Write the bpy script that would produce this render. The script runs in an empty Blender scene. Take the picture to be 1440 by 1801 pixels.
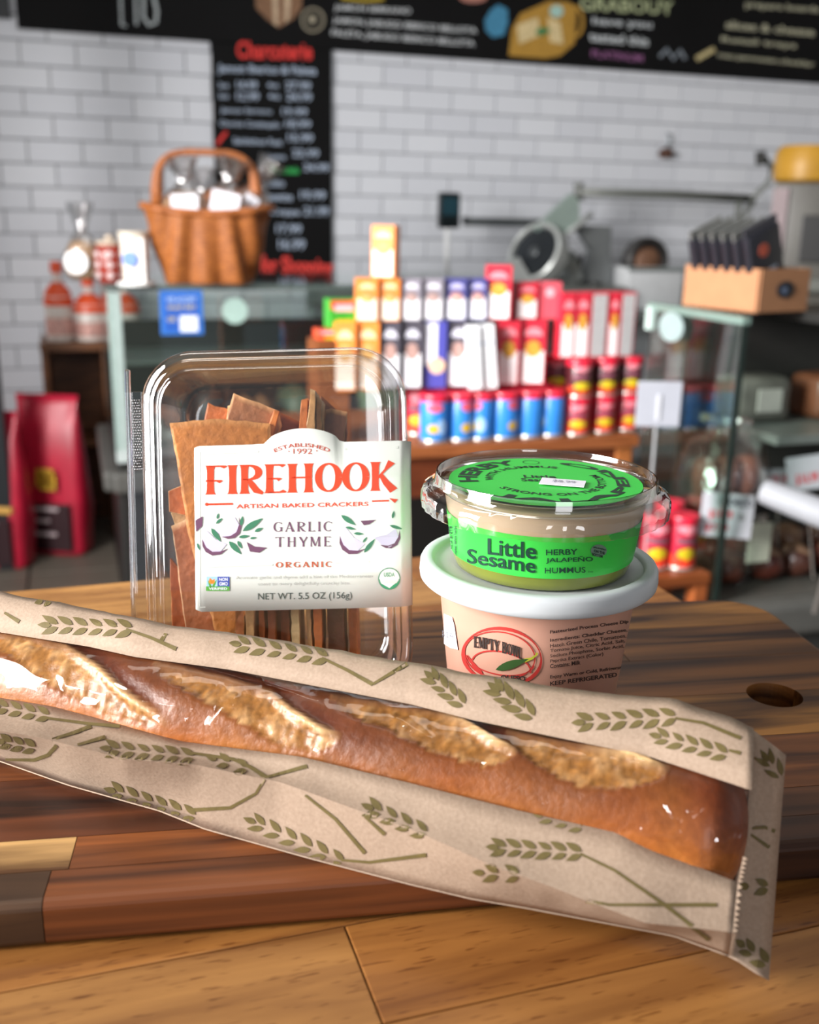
import bpy, bmesh, math, random
from mathutils import Vector, Matrix, noise
from mathutils.bvhtree import BVHTree
from math import sin, cos, tan, pi, radians, sqrt, atan2
random.seed(7)
SC = bpy.context.scene
COL = SC.collection
# ------------------------------------------------------------------ camera
F_PX, PITCH, ROLL, YAW = 1800.0, radians(16.0), radians(1.1), radians(18.16)
CZ = 1.202                                   # camera height above the shop floor
COUNTER, BOARD = 0.93, 0.95                  # counter top, cutting board top
FW = Vector((0, cos(PITCH), -sin(PITCH)))
_r, _u = Vector((1, 0, 0)), Vector((0, sin(PITCH), cos(PITCH)))
RT = cos(ROLL) * _r + sin(ROLL) * _u
UP = -sin(ROLL) * _r + cos(ROLL) * _u
CAM = Vector((0, 0, CZ))
cd = bpy.data.cameras.new('camera')
cam = bpy.data.objects.new('camera', cd)
COL.objects.link(cam)
M = Matrix((RT, UP, -FW)).transposed().to_4x4()
M.translation = CAM
cam.matrix_world = M
cd.sensor_fit = 'HORIZONTAL'
cd.sensor_width = 36.0
cd.lens = F_PX / 1440 * 36
cd.clip_start = 0.02
cd.dof.use_dof = True
cd.dof.focus_distance = 0.49
cd.dof.aperture_fstop = 9.5
SC.camera = cam
# ------------------------------------------------------------------ light
SC.view_settings.view_transform = 'Standard'
SC.view_settings.look = 'None'
SC.view_settings.gamma = 1.0
SC.view_settings.use_curve_mapping = False
SC.view_settings.exposure = -0.25
SC.cycles.max_bounces = 8
SC.cycles.diffuse_bounces = 3
SC.cycles.glossy_bounces = 3
SC.cycles.transparent_max_bounces = 16
w = bpy.data.worlds.new('daylight')
SC.world = w
w.use_nodes = True
w.node_tree.nodes['Background'].inputs[0].default_value = (0.80, 0.88, 1.0, 1)
w.node_tree.nodes['Background'].inputs[1].default_value = 0.22

def area(name, loc, target, sx, sy, power, color, spread=180):
    l = bpy.data.lights.new(name, 'AREA')
    l.shape = 'RECTANGLE'
    l.size, l.size_y, l.energy, l.color = sx, sy, power, color
    l.spread = radians(spread)
    o = bpy.data.objects.new(name, l)
    COL.objects.link(o)
    o.location = loc
    o.rotation_euler = (Vector(target) - Vector(loc)).to_track_quat('-Z', 'Y').to_euler()
    return o
area('storefront_window_light', (-2.3, 0.2, 1.75), (0.35, 2.5, 0.80), 1.7, 1.3, 150, (1.0, 0.97, 0.95), 92)
area('door_window_light', (0.75, -2.6, 1.9), (0.1, 1.5, 0.95), 0.9, 1.7, 26, (0.98, 0.98, 1.0))
area('ceiling_light_panel', (-0.5, 1.3, 2.85), (-0.5, 1.3, 0), 1.2, 0.4, 8, (1.0, 0.93, 0.84))
area('ceiling_light_panel_rear', (0.2, 3.0, 2.85), (0.2, 3.0, 0), 1.6, 0.4, 9, (0.95, 0.98, 1.0))

# ------------------------------------------------------------------ placing helpers
def ray(px, py):
    return FW + RT * ((px - 720) / F_PX) - UP * ((py - 900.5) / F_PX)
def U(px, py, t):
    return CAM + ray(px, py) * t
def hitz(px, py, z):
    d = ray(px, py)
    return CAM + d * ((z - CZ) / d.z)
DV = Vector((cos(YAW), sin(YAW), 0))         # along the shop's back wall
NV = Vector((-sin(YAW), cos(YAW), 0))        # towards the back wall
def S(a, b, z):
    return DV * a + NV * b + Vector((0, 0, z))
def hitn(px, py, b):
    d = ray(px, py)
    return CAM + d * (b / d.dot(NV))
def topx(p):
    v = p - CAM
    t = v.dot(FW)
    return 720 + F_PX * v.dot(RT) / t, 900.5 - F_PX * v.dot(UP) / t
def lerp(a, b, t):
    return a + (b - a) * t
def curve(pts, x):
    """piecewise linear y(x), extended at both ends"""
    for i in range(len(pts) - 1):
        if x <= pts[i + 1][0] or i == len(pts) - 2:
            (x0, y0), (x1, y1) = pts[i], pts[i + 1]
            return y0 + (y1 - y0) * (x - x0) / (x1 - x0)

# ------------------------------------------------------------------ materials
def lin(h):
    h = h.lstrip('#')
    c = [int(h[i:i + 2], 16) / 255 for i in (0, 2, 4)]
    return tuple(((v / 12.92) if v <= 0.04045 else ((v + 0.055) / 1.055) ** 2.4) for v in c) + (1,)
MATS = {}
def nt(name):
    m = bpy.data.materials.new(name)
    m.use_nodes = True
    n = m.node_tree
    return m, n, n.nodes['Principled BSDF'], n.nodes.new, n.links.new
def plain(hexc, rough=0.5, metal=0.0, var=0.06, scale=40.0, spec=0.5, bump=0.0, sheen=0.0, coat=0.0):
    """colour with a little procedural mottling"""
    key = (hexc, rough, metal, var, scale, spec, bump, coat)
    if key in MATS:
        return MATS[key]
    m, n, p, new, link = nt('paint_' + hexc.lstrip('#'))
    c = lin(hexc)
    tc = new('ShaderNodeTexCoord')
    no = new('ShaderNodeTexNoise')
    no.inputs['Scale'].default_value = scale
    no.inputs['Detail'].default_value = 4
    link(tc.outputs['Object'], no.inputs['Vector'])
    r = new('ShaderNodeValToRGB')
    r.color_ramp.elements[0].position, r.color_ramp.elements[1].position = 0.3, 0.7
    r.color_ramp.elements[0].color = tuple(max(0, v * (1 - var)) for v in c[:3]) + (1,)
    r.color_ramp.elements[1].color = tuple(min(1, v * (1 + var)) for v in c[:3]) + (1,)
    link(no.outputs['Fac'], r.inputs['Fac'])
    link(r.outputs['Color'], p.inputs['Base Color'])
    p.inputs['Roughness'].default_value = rough
    p.inputs['Metallic'].default_value = metal
    p.inputs['Specular IOR Level'].default_value = spec
    p.inputs['Coat Weight'].default_value = coat
    if bump:
        b = new('ShaderNodeBump')
        b.inputs['Strength'].default_value = bump
        b.inputs['Distance'].default_value = 0.002
        link(no.outputs['Fac'], b.inputs['Height'])
        link(b.outputs['Normal'], p.inputs['Normal'])
    MATS[key] = m
    return m
def clear(name, tint=(0.97, 0.98, 0.98), rough=0.04, base=0.05, edge=0.55, bump=0.0, bscale=60, power=3.0):
    """thin clear plastic or glass: transparent with a gloss that grows at glancing angles"""
    if name in MATS:
        return MATS[name]
    m, n, p, new, link = nt(name)
    out = n.nodes['Material Output']
    tr = new('ShaderNodeBsdfTransparent')
    tr.inputs[0].default_value = tint + (1,)
    gl = new('ShaderNodeBsdfGlossy')
    gl.inputs['Roughness'].default_value = rough
    gl.inputs['Color'].default_value = (1, 1, 1, 1)
    lw = new('ShaderNodeLayerWeight')
    lw.inputs['Blend'].default_value = 0.5
    pw = new('ShaderNodeMath'); pw.operation = 'POWER'; pw.inputs[1].default_value = power
    mu = new('ShaderNodeMath'); mu.operation = 'MULTIPLY_ADD'
    mu.inputs[1].default_value, mu.inputs[2].default_value = edge, base
    mx = new('ShaderNodeMixShader')
    link(lw.outputs['Facing'], pw.inputs[0]); link(pw.outputs[0], mu.inputs[0]); link(mu.outputs[0], mx.inputs[0])
    link(tr.outputs[0], mx.inputs[1]); link(gl.outputs[0], mx.inputs[2])
    link(mx.outputs[0], out.inputs['Surface'])
    if bump:
        tc = new('ShaderNodeTexCoord'); no = new('ShaderNodeTexNoise')
        no.inputs['Scale'].default_value = bscale; no.inputs['Detail'].default_value = 3
        no.inputs['Distortion'].default_value = 0.6
        link(tc.outputs['Object'], no.inputs['Vector'])
        b = new('ShaderNodeBump'); b.inputs['Strength'].default_value = bump; b.inputs['Distance'].default_value = 0.004
        link(no.outputs['Fac'], b.inputs['Height']); link(b.outputs['Normal'], gl.inputs['Normal']); link(b.outputs['Normal'], lw.inputs['Normal'])
    m.use_backface_culling = False
    MATS[name] = m
    return m
def wood(name, dark, light, scale=(6, 90, 90), rough=0.4, streak=0.6, pores=False):
    """grain along the object's X, tinted by the object's own colour"""
    if name in MATS:
        return MATS[name]
    m, n, p, new, link = nt(name)
    tc = new('ShaderNodeTexCoord'); mp = new('ShaderNodeMapping'); oi = new('ShaderNodeObjectInfo')
    cx = new('ShaderNodeCombineXYZ')
    m10 = new('ShaderNodeMath'); m10.operation = 'MULTIPLY'; m10.inputs[1].default_value = 37.0
    link(oi.outputs['Random'], m10.inputs[0])
    for i in range(3):
        link(m10.outputs[0], cx.inputs[i])
    link(cx.outputs[0], mp.inputs['Location'])
    mp.inputs['Scale'].default_value = scale
    link(tc.outputs['Object'], mp.inputs['Vector'])
    n1 = new('ShaderNodeTexNoise'); n1.inputs['Scale'].default_value = 1.0; n1.inputs['Detail'].default_value = 6; n1.inputs['Distortion'].default_value = 1.2
    link(mp.outputs[0], n1.inputs['Vector'])
    r = new('ShaderNodeValToRGB')
    r.color_ramp.elements[0].position, r.color_ramp.elements[1].position = 0.34, 0.68
    r.color_ramp.elements[0].color, r.color_ramp.elements[1].color = lin(dark), lin(light)
    link(n1.outputs['Fac'], r.inputs['Fac'])
    mx = new('ShaderNodeMix'); mx.data_type = 'RGBA'; mx.blend_type = 'MULTIPLY'
    mx.inputs[0].default_value = 1.0
    link(r.outputs['Color'], mx.inputs[6]); link(oi.outputs['Color'], mx.inputs[7])
    last = mx.outputs[2]
    if pores:
        mp2 = new('ShaderNodeMapping'); mp2.inputs['Scale'].default_value = (90, 900, 900)
        link(tc.outputs['Object'], mp2.inputs['Vector'])
        n2 = new('ShaderNodeTexNoise'); n2.inputs['Scale'].default_value = 1.0; n2.inputs['Detail'].default_value = 1
        link(mp2.outputs[0], n2.inputs['Vector'])
        r2 = new('ShaderNodeValToRGB')
        r2.color_ramp.elements[0].position, r2.color_ramp.elements[1].position = 0.64, 0.72
        r2.color_ramp.elements[0].color, r2.color_ramp.elements[1].color = (1, 1, 1, 1), (0.42, 0.30, 0.2, 1)
        link(n2.outputs['Fac'], r2.inputs['Fac'])
        mx2 = new('ShaderNodeMix'); mx2.data_type = 'RGBA'; mx2.blend_type = 'MULTIPLY'; mx2.inputs[0].default_value = 0.8
        link(last, mx2.inputs[6]); link(r2.outputs['Color'], mx2.inputs[7])
        last = mx2.outputs[2]
    link(last, p.inputs['Base Color'])
    p.inputs['Roughness'].default_value = rough
    b = new('ShaderNodeBump'); b.inputs['Strength'].default_value = 0.12; b.inputs['Distance'].default_value = 0.001
    link(n1.outputs['Fac'], b.inputs['Height']); link(b.outputs['Normal'], p.inputs['Normal'])
    MATS[name] = m
    return m
def vcol(name, rough=0.5, bump=0.25, bscale=400, spec=0.5, coat=0.0):
    """colour from the mesh's own colour attribute plus fine relief"""
    if name in MATS:
        return MATS[name]
    m, n, p, new, link = nt(name)
    a = new('ShaderNodeVertexColor'); a.layer_name = 'col'
    tc = new('ShaderNodeTexCoord'); no = new('ShaderNodeTexNoise'); no.inputs['Scale'].default_value = bscale; no.inputs['Detail'].default_value = 5
    link(tc.outputs['Object'], no.inputs['Vector'])
    r = new('ShaderNodeValToRGB'); r.color_ramp.elements[0].position, r.color_ramp.elements[1].position = 0.3, 0.75
    r.color_ramp.elements[0].color, r.color_ramp.elements[1].color = (0.78, 0.74, 0.7, 1), (1.1, 1.1, 1.1, 1)
    link(no.outputs['Fac'], r.inputs['Fac'])
    mx = new('ShaderNodeMix'); mx.data_type = 'RGBA'; mx.blend_type = 'MULTIPLY'; mx.inputs[0].default_value = 1.0
    link(a.outputs['Color'], mx.inputs[6]); link(r.outputs['Color'], mx.inputs[7]); link(mx.outputs[2], p.inputs['Base Color'])
    b = new('ShaderNodeBump'); b.inputs['Strength'].default_value = bump; b.inputs['Distance'].default_value = 0.0015
    link(no.outputs['Fac'], b.inputs['Height']); link(b.outputs['Normal'], p.inputs['Normal'])
    p.inputs['Roughness'].default_value = rough
    p.inputs['Specular IOR Level'].default_value = spec
    p.inputs['Coat Weight'].default_value = coat
    MATS[name] = m
    return m
PET = clear('clear_container_plastic', base=0.13, edge=0.9, rough=0.05, power=1.6, tint=(0.95, 0.96, 0.97))
FILM = clear('bag_window_film', base=0.03, edge=0.5, rough=0.035, bump=0.22, bscale=22, power=3.5, tint=(0.98, 0.96, 0.95))
GLASS = clear('display_case_glass', tint=(0.92, 0.96, 0.945), base=0.06, edge=0.5, rough=0.02)
CELLO = clear('crinkled_cellophane', base=0.28, edge=0.6, rough=0.18, bump=0.9, bscale=45, tint=(0.95, 0.96, 0.97))

# ------------------------------------------------------------------ mesh helpers
class MB:
    def __init__(s):
        s.v, s.f = [], []
    def add(s, vs, fs):
        k = len(s.v)
        s.v += [Vector(v) for v in vs]
        s.f += [tuple(i + k for i in f) for f in fs]
        return s
    def box(s, c, size, rz=0.0, bev=0.0, mat=None):
        bm = bmesh.new()
        bmesh.ops.create_cube(bm, size=1)
        for v in bm.verts:
            v.co = Vector((v.co.x * size[0], v.co.y * size[1], v.co.z * size[2]))
        if bev:
            bmesh.ops.bevel(bm, geom=bm.edges[:], offset=bev, segments=2, affect='EDGES', profile=0.6)
        R = Matrix.Rotation(rz, 4, 'Z')
        if mat is not None:
            R = mat
        k = len(s.v)
        bm.verts.index_update()
        c = Vector(c)
        for v in bm.verts:
            s.v.append(R @ v.co + c)
        for f in bm.faces:
            s.f.append(tuple(v.index + k for v in f.verts))
        bm.free()
        return s
    def lathe(s, prof, n=64, c=(0, 0, 0), rib=None, close=True, axis=None):
        """prof: (radius, z) from bottom to top"""
        c = Vector(c)
        k = len(s.v)
        for j, (r, z) in enumerate(prof):
            for i in range(n):
                a = 2 * pi * i / n
                rr = r if rib is None else r + rib(j, a)
                s.v.append(c + Vector((rr * cos(a), rr * sin(a), z)))
        for j in range(len(prof) - 1):
            for i in range(n):
                i2 = (i + 1) % n
                s.f.append((k + j * n + i, k + j * n + i2, k + (j + 1) * n + i2, k + (j + 1) * n + i))
        if close:
            if prof[0][0] > 1e-5:
                s.f.append(tuple(k + i for i in range(n))[::-1])
            if prof[-1][0] > 1e-5:
                s.f.append(tuple(k + (len(prof) - 1) * n + i for i in range(n)))
        return s
    def tube(s, pts, r, n=10, cap=True):
        pts = [Vector(p) for p in pts]
        rs = r if isinstance(r, (list, tuple)) else [r] * len(pts)
        k = len(s.v)
        ref = Vector((0.13, 0.27, 0.95))
        for i, p in enumerate(pts):
            d = (pts[min(i + 1, len(pts) - 1)] - pts[max(i - 1, 0)]).normalized()
            if abs(d.dot(ref)) > 0.97:
                ref = Vector((1, 0.1, 0))
            x = d.cross(ref).normalized()
            y = d.cross(x)
            for q in range(n):
                a = 2 * pi * q / n
                s.v.append(p + (x * cos(a) + y * sin(a)) * rs[i])
        for i in range(len(pts) - 1):
            for q in range(n):
                q2 = (q + 1) % n
                s.f.append((k + i * n + q, k + i * n + q2, k + (i + 1) * n + q2, k + (i + 1) * n + q))
        if cap:
            s.f.append(tuple(k + q for q in range(n))[::-1])
            s.f.append(tuple(k + (len(pts) - 1) * n + q for q in range(n)))
        return s
    def prism(s, poly, vec, fn=None):
        """poly: 3-D outline, extruded by vec"""
        k = len(s.v)
        poly = [Vector(p) for p in poly]
        n = len(poly)
        vec = Vector(vec)
        s.v += poly + [p + vec for p in poly]
        s.f.append(tuple(k + i for i in range(n)))
        s.f.append(tuple(k + n + i for i in range(n))[::-1])
        for i in range(n):
            j = (i + 1) % n
            s.f.append((k + i, k + n + i, k + n + j, k + j))
        return s
    def grid(s, rows):
        """rows: list of equally long lists of points"""
        k = len(s.v)
        m = len(rows[0])
        for r in rows:
            s.v += [Vector(p) for p in r]
        for i in range(len(rows) - 1):
            for j in range(m - 1):
                s.f.append((k + i * m + j, k + i * m + j + 1, k + (i + 1) * m + j + 1, k + (i + 1) * m + j))
        return s
MW = {}
def mw(o):
    return MW.get(o.name, Matrix.Identity(4)) if o else Matrix.Identity(4)
def obj(name, mb, mat, parent=None, smooth=False, world=False, kind=None, fixn=True):
    vs = mb.v
    if world and parent is not None:
        inv = mw(parent).inverted()
        vs = [inv @ v for v in vs]
    me = bpy.data.meshes.new(name)
    me.from_pydata([tuple(v) for v in vs], [], mb.f)
    if fixn:
        bm = bmesh.new(); bm.from_mesh(me)
        bmesh.ops.recalc_face_normals(bm, faces=bm.faces[:])
        bm.to_mesh(me); bm.free()
    me.materials.append(mat)
    if smooth:
        me.shade_smooth()
        if smooth is not True:
            try:
                me.set_sharp_from_angle(angle=radians(smooth))
            except Exception:
                pass
    o = bpy.data.objects.new(name, me)
    COL.objects.link(o)
    if parent is not None:
        o.parent = parent
        MW[o.name] = mw(parent).copy()
    else:
        MW[o.name] = Matrix.Identity(4)
    if kind:
        o['kind'] = kind
    return o
def tag(o, label, cat, group=None, kind=None):
    o['label'] = label
    o['category'] = cat
    if group:
        o['group'] = group
    if kind:
        o['kind'] = kind
    return o
def thing(name, label, cat, loc=(0, 0, 0), rz=0.0, group=None, mat=None):
    o = bpy.data.objects.new(name, None)
    o.empty_display_size = 0.02
    COL.objects.link(o)
    m = mat if mat is not None else Matrix.Translation(Vector(loc)) @ Matrix.Rotation(rz, 4, 'Z')
    o.matrix_basis = m
    MW[o.name] = m.copy()
    return tag(o, label, cat, group)
def struct(name, mb, mat, label=None, **kw):
    o = obj(name, mb, mat, **kw)
    o['kind'] = 'structure'
    if label:
        o['label'] = label
    return o

# ------------------------------------------------------------------ lettering
_tc = {}
def sans(s, bold=0.0):
    key = (s, bold)
    if key not in _tc:
        cu = bpy.data.curves.new('lettering', 'FONT')
        cu.body = s
        cu.resolution_u = 3
        cu.offset = bold
        o = bpy.data.objects.new('lettering', cu)
        me = o.to_mesh()
        _tc[key] = ([(v.co.x, v.co.y) for v in me.vertices], [tuple(p.vertices) for p in me.polygons])
        o.to_mesh_clear()
        bpy.data.objects.remove(o)
        bpy.data.curves.remove(cu)
    return _tc[key]
def strip(pts):
    """pts: (x, y, width) -> ribbon polygon mesh"""
    vs, fs = [], []
    n = len(pts)
    for i, (x, y, wd) in enumerate(pts):
        x0, y0, _ = pts[max(i - 1, 0)]
        x1, y1, _ = pts[min(i + 1, n - 1)]
        dx, dy = x1 - x0, y1 - y0
        L = sqrt(dx * dx + dy * dy) or 1
        nx, ny = -dy / L * wd / 2, dx / L * wd / 2
        vs += [(x + nx, y + ny), (x - nx, y - ny)]
    for i in range(n - 1):
        fs.append((2 * i, 2 * i + 1, 2 * i + 3, 2 * i + 2))
    return vs, fs
def serif_glyph(ch, W, h, fl):
    """flared serif capitals: W thick stem, h hairline, fl flare; returns strips and advance"""
    out = []
    def stem(x, w=W, y0=0.0, y1=1.0):
        d = y1 - y0
        out.append([(x, y0, w * fl), (x, y0 + .05 * d, w * (1 + (fl - 1) * .35)), (x, y0 + .16 * d, w), (x, y0 + .5 * d, w * .94),
                    (x, y0 + .84 * d, w), (x, y0 + .95 * d, w * (1 + (fl - 1) * .35)), (x, y1, w * fl)])
    def arm(x0, x1, y, s=1):
        out.append([(x0, y, h), (lerp(x0, x1, .7), y, h), (x1 - .02, y - s * h * .5, h * 2.0), (x1, y - s * h * .9, h * 2.6)])
    def arc(cx, cy, rx, ry, a0, a1, n=22, thick=W, thin=h):
        p = []
        for i in range(n + 1):
            a = lerp(a0, a1, i / n)
            p.append((cx + rx * cos(a), cy + ry * sin(a), thin + (thick - thin) * abs(cos(a)) ** 1.6))
        out.append(p)
    adv = .6
    if ch == 'I': stem(.15); adv = .3
    elif ch == 'F': stem(.15); arm(.1, .56, 1 - h / 2); arm(.02, .44, .47); adv = .58
    elif ch == 'E': stem(.15); arm(.1, .54, 1 - h / 2); arm(.1, .44, .5); arm(.1, .57, h / 2, -1); adv = .6
    elif ch == 'L': stem(.15); arm(.1, .54, h / 2, -1); adv = .56
    elif ch == 'T': stem(.33); arm(.33, .64, 1 - h / 2); arm(.33, .02, 1 - h / 2); adv = .66
    elif ch == 'H': stem(.15); stem(.6); out.append([(.1, .52, h), (.65, .52, h)]); adv = .76
    elif ch in 'RPB':
        stem(.15)
        yb = .46 if ch != 'B' else .5
        arc(.24, (1 + yb) / 2, .3, (1 - yb) / 2 - h / 2, pi / 2, -pi / 2)
        out.append([(.1, 1 - h / 2, h), (.26, 1 - h / 2, h)]); out.append([(.1, yb + h / 2, h), (.26, yb + h / 2, h)])
        if ch == 'R':
            out.append([(.27, yb + .02, W * .5), (.36, .3, W * .95), (.48, .1, W * 1.0), (.66, .0, W * .45)]); adv = .66
        elif ch == 'B':
            arc(.26, yb / 2, .34, yb / 2 - h / 2, pi / 2, -pi / 2); out.append([(.1, h / 2, h), (.28, h / 2, h)]); adv = .68
        else: adv = .6
    elif ch == 'O': arc(.36, .5, .28, .5 - h / 2, 0, 2 * pi, 36); adv = .72
    elif ch in 'CG':
        arc(.36, .5, .28, .5 - h / 2, .30 * pi, 1.72 * pi, 30)
        out.append([(.60, .80, W * .5), (.585, .93, h)])
        if ch == 'G': stem(.58, W * .85, .05, .44); out.append([(.46, .44, h), (.68, .44, h)])
        adv = .7
    elif ch == 'K':
        stem(.15); out.append([(.2, .42, h * 1.2), (.42, .72, h * 1.2), (.6, 1, W * 1.1)]); out.append([(.3, .56, W * .6), (.45, .28, W), (.66, 0, W * 1.3)]); adv = .68
    elif ch == 'A':
        out.append([(.06, 0, h * 1.8), (.12, .18, h), (.34, 1, h)]); out.append([(.32, 1, W * .8), (.5, .3, W), (.6, 0, W * fl)]); out.append([(.15, .33, h), (.5, .33, h)]); adv = .68
    elif ch == 'Y':
        out.append([(.06, 1, W * fl * .8), (.2, .7, W), (.34, .42, W)]); out.append([(.62, 1, h * 2), (.36, .44, h)]); stem(.34, W, 0, .46); adv = .66
    elif ch == 'M':
        stem(.1, h * 1.3); out.append([(.1, 1, W * 1.2), (.26, .5, W), (.4, .06, W * .7)]); out.append([(.4, .06, h), (.68, 1, h)]); stem(.7, W); adv = .84
    elif ch == 'N':
        stem(.1, h * 1.4); out.append([(.1, 1, W * 1.2), (.36, .5, W), (.6, .02, W * .9)]); stem(.6, h * 1.4); adv = .72
    elif ch == 'W':
        out.append([(.06, 1, W * fl), (.24, .06, W)]); out.append([(.24, .04, h), (.42, .96, h)]); out.append([(.42, 1, W * fl), (.6, .06, W)]); out.append([(.6, .04, h), (.76, 1, h * 2)]); adv = .8
    elif ch == ' ': adv = .34
    return out, adv
def serif(s, W=.15, h=.07, fl=1.5, gap=.06):
    vs, fs, x = [], [], 0.0
    for ch in s:
        st, adv = serif_glyph(ch, W, h, fl)
        for p in st:
            a, b = strip([(q[0] + x, q[1], q[2]) for q in p])
            k = len(vs)
            vs += a
            fs += [tuple(i + k for i in f) for f in b]
        x += adv + gap
    return vs, fs
def fit(tx, x0, y0, x1, y1, rot=0.0, slope=None):
    """fit lettering (y up) into an image rectangle (y down); slope shears the baseline"""
    vs, fs = tx
    xs = [v[0] for v in vs]; ys = [v[1] for v in vs]
    ax, bx, ay, by = min(xs), max(xs), min(ys), max(ys)
    o = []
    for x, y in vs:
        u, v = (x - ax) / (bx - ax or 1), (y - ay) / (by - ay or 1)
        px, py = lerp(x0, x1, u), lerp(y1, y0, v)
        if slope:
            py += slope * (px - x0)
        o.append((px, py))
    return o, fs
def arcfit(tx, cx, cy, r, a0, a1, hgt, up=True):
    """bend lettering along a circle; angles in radians, measured from +x, y down image or plane"""
    vs, fs = tx
    xs = [v[0] for v in vs]; ys = [v[1] for v in vs]
    ax, bx, ay, by = min(xs), max(xs), min(ys), max(ys)
    o = []
    for x, y in vs:
        u, v = (x - ax) / (bx - ax or 1), (y - ay) / (by - ay or 1)
        a = lerp(a0, a1, u)
        rr = r + (v * hgt if up else -v * hgt)
        o.append((cx + rr * cos(a), cy + rr * sin(a)))
    return o, fs
def leaf(x0, y0, x1, y1, wd, n=6):
    """almond outline between two points, with a midline so that it follows a curved sheet"""
    vs, fs = [(x0, y0)], []
    dx, dy = x1 - x0, y1 - y0
    L = sqrt(dx * dx + dy * dy) or 1
    nx, ny = -dy / L, dx / L
    for i in range(1, n):
        t = i / n
        ww = wd * sin(pi * t ** 0.8) * 0.5
        for k in (1, 0, -1):
            vs.append((x0 + dx * t + nx * ww * k, y0 + dy * t + ny * ww * k))
    vs.append((x1, y1))
    e = len(vs) - 1
    fs += [(0, 1, 2), (0, 2, 3), (e, e - 2, e - 3), (e, e - 1, e - 2)]
    for i in range(n - 2):
        q = 1 + 3 * i
        fs += [(q, q + 3, q + 4, q + 1), (q + 1, q + 4, q + 5, q + 2)]
    return vs, fs
def disc2(cx, cy, rx, ry=None, n=28, a0=0, a1=2 * pi):
    ry = rx if ry is None else ry
    full = abs(a1 - a0 - 2 * pi) < 1e-6
    m = n if full else n + 1
    vs = [(cx + rx * cos(a0 + (a1 - a0) * i / n), cy + ry * sin(a0 + (a1 - a0) * i / n)) for i in range(m)]
    return vs, [tuple(range(m))]
def poly2(*pts):
    return list(pts), [tuple(range(len(pts)))]
def line2(pts, wd):
    return strip([(x, y, wd) for x, y in pts])
def decal(name, shapes, target, mat, parent, off=0.0003):
    """print flat shapes (given in photo pixels) onto a surface: target(px, py) -> (point, normal) or None"""
    mb = MB()
    for vs, fs in shapes:
        pts = [target(x, y) for x, y in vs]
        if any(p is None for p in pts):
            ok = [f for f in fs if all(pts[i] is not None for i in f)]
            if not ok:
                continue
            fs = ok
            pts = [p or (Vector(), Vector()) for p in pts]
        mb.add([p + n * off for p, n in pts], fs)
    if not mb.f:
        return None
    used = sorted({i for f in mb.f for i in f})
    mp = {i: k for k, i in enumerate(used)}
    mb.v = [mb.v[i] for i in used]
    mb.f = [tuple(mp[i] for i in f) for f in mb.f]
    return obj(name, mb, mat, parent, world=True, fixn=False)
def on_plane(p0, n):
    p0, n = Vector(p0), Vector(n).normalized()
    if n.dot(CAM - p0) < 0:
        n = -n
    def t(px, py):
        d = ray(px, py)
        return CAM + d * ((p0 - CAM).dot(n) / d.dot(n)), n
    return t
def on_mesh(mb):
    bvh = BVHTree.FromPolygons([tuple(v) for v in mb.v], mb.f)
    def t(px, py):
        d = ray(px, py).normalized()
        loc, n, i, dist = bvh.ray_cast(CAM, d)
        if loc is None:
            return None
        if n.dot(d) > 0:
            n = -n
        return loc, n
    return t
# ================================================================== the setting
B_WALL = 4.356
A0, Z0, TW, TH = -0.1226, 1.8087, 0.2, 0.0863      # a tile joint on the wall, tile pitch
GROUT = plain('#8d9196', 0.8, scale=20)
ROOM = plain('#c9c8c4', 0.8, scale=6, var=0.03)
wall = struct('wall_back', MB().box(S(1.2, B_WALL + 0.06, 1.45), (7.2, 0.1, 2.9), YAW), GROUT, 'white subway tile wall behind the deli counter')
tile_m, tn, tp, tnew, tlink = nt('white_glazed_tile')
_oi = tnew('ShaderNodeObjectInfo'); _rp = tnew('ShaderNodeValToRGB')
_rp.color_ramp.elements[0].color, _rp.color_ramp.elements[1].color = lin('#cdd0d7'), lin('#d5d8de')
tlink(_oi.outputs['Random'], _rp.inputs['Fac']); tlink(_rp.outputs['Color'], tp.inputs['Base Color'])
tp.inputs['Roughness'].default_value = 0.22
tmesh = None
far = MB()
n_t = 0
for r in range(-14, 21):
    for i in range(-10, 26):
        a = A0 + (i + (0.5 if r % 2 == 0 else 0.0)) * TW - (0 if r % 2 == 0 else 0.0)
        z = Z0 - (r + 0.5) * TH
        if a < -2.2 or a > 4.6 or z < 0.05 or z > 2.85:
            continue
        p = S(a, B_WALL, z)
        x, y = topx(p)
        if -70 < x < 1510 and 40 < y < 610 and not (392 < x < 570 and y < 480) and not (y > 500 and x > 560) and not (x > 1330 and y > 330):
            mb = MB().box((0, 0, 0), (TW - 0.0045, 0.02, TH - 0.0045), bev=0.0015)
            if tmesh is None:
                t = obj('tile', mb, tile_m, wall)
                tmesh = t.data
            else:
                t = bpy.data.objects.new('tile', tmesh)
                COL.objects.link(t)
                t.parent = wall
            t.location = p
            t.rotation_euler = (0, 0, YAW)
            n_t += 1
        else:
            far.box(p, (TW - 0.0045, 0.02, TH - 0.0045), YAW)
obj('tile_field', far, tile_m, wall, kind='stuff')
print('wall tiles', n_t)
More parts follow.
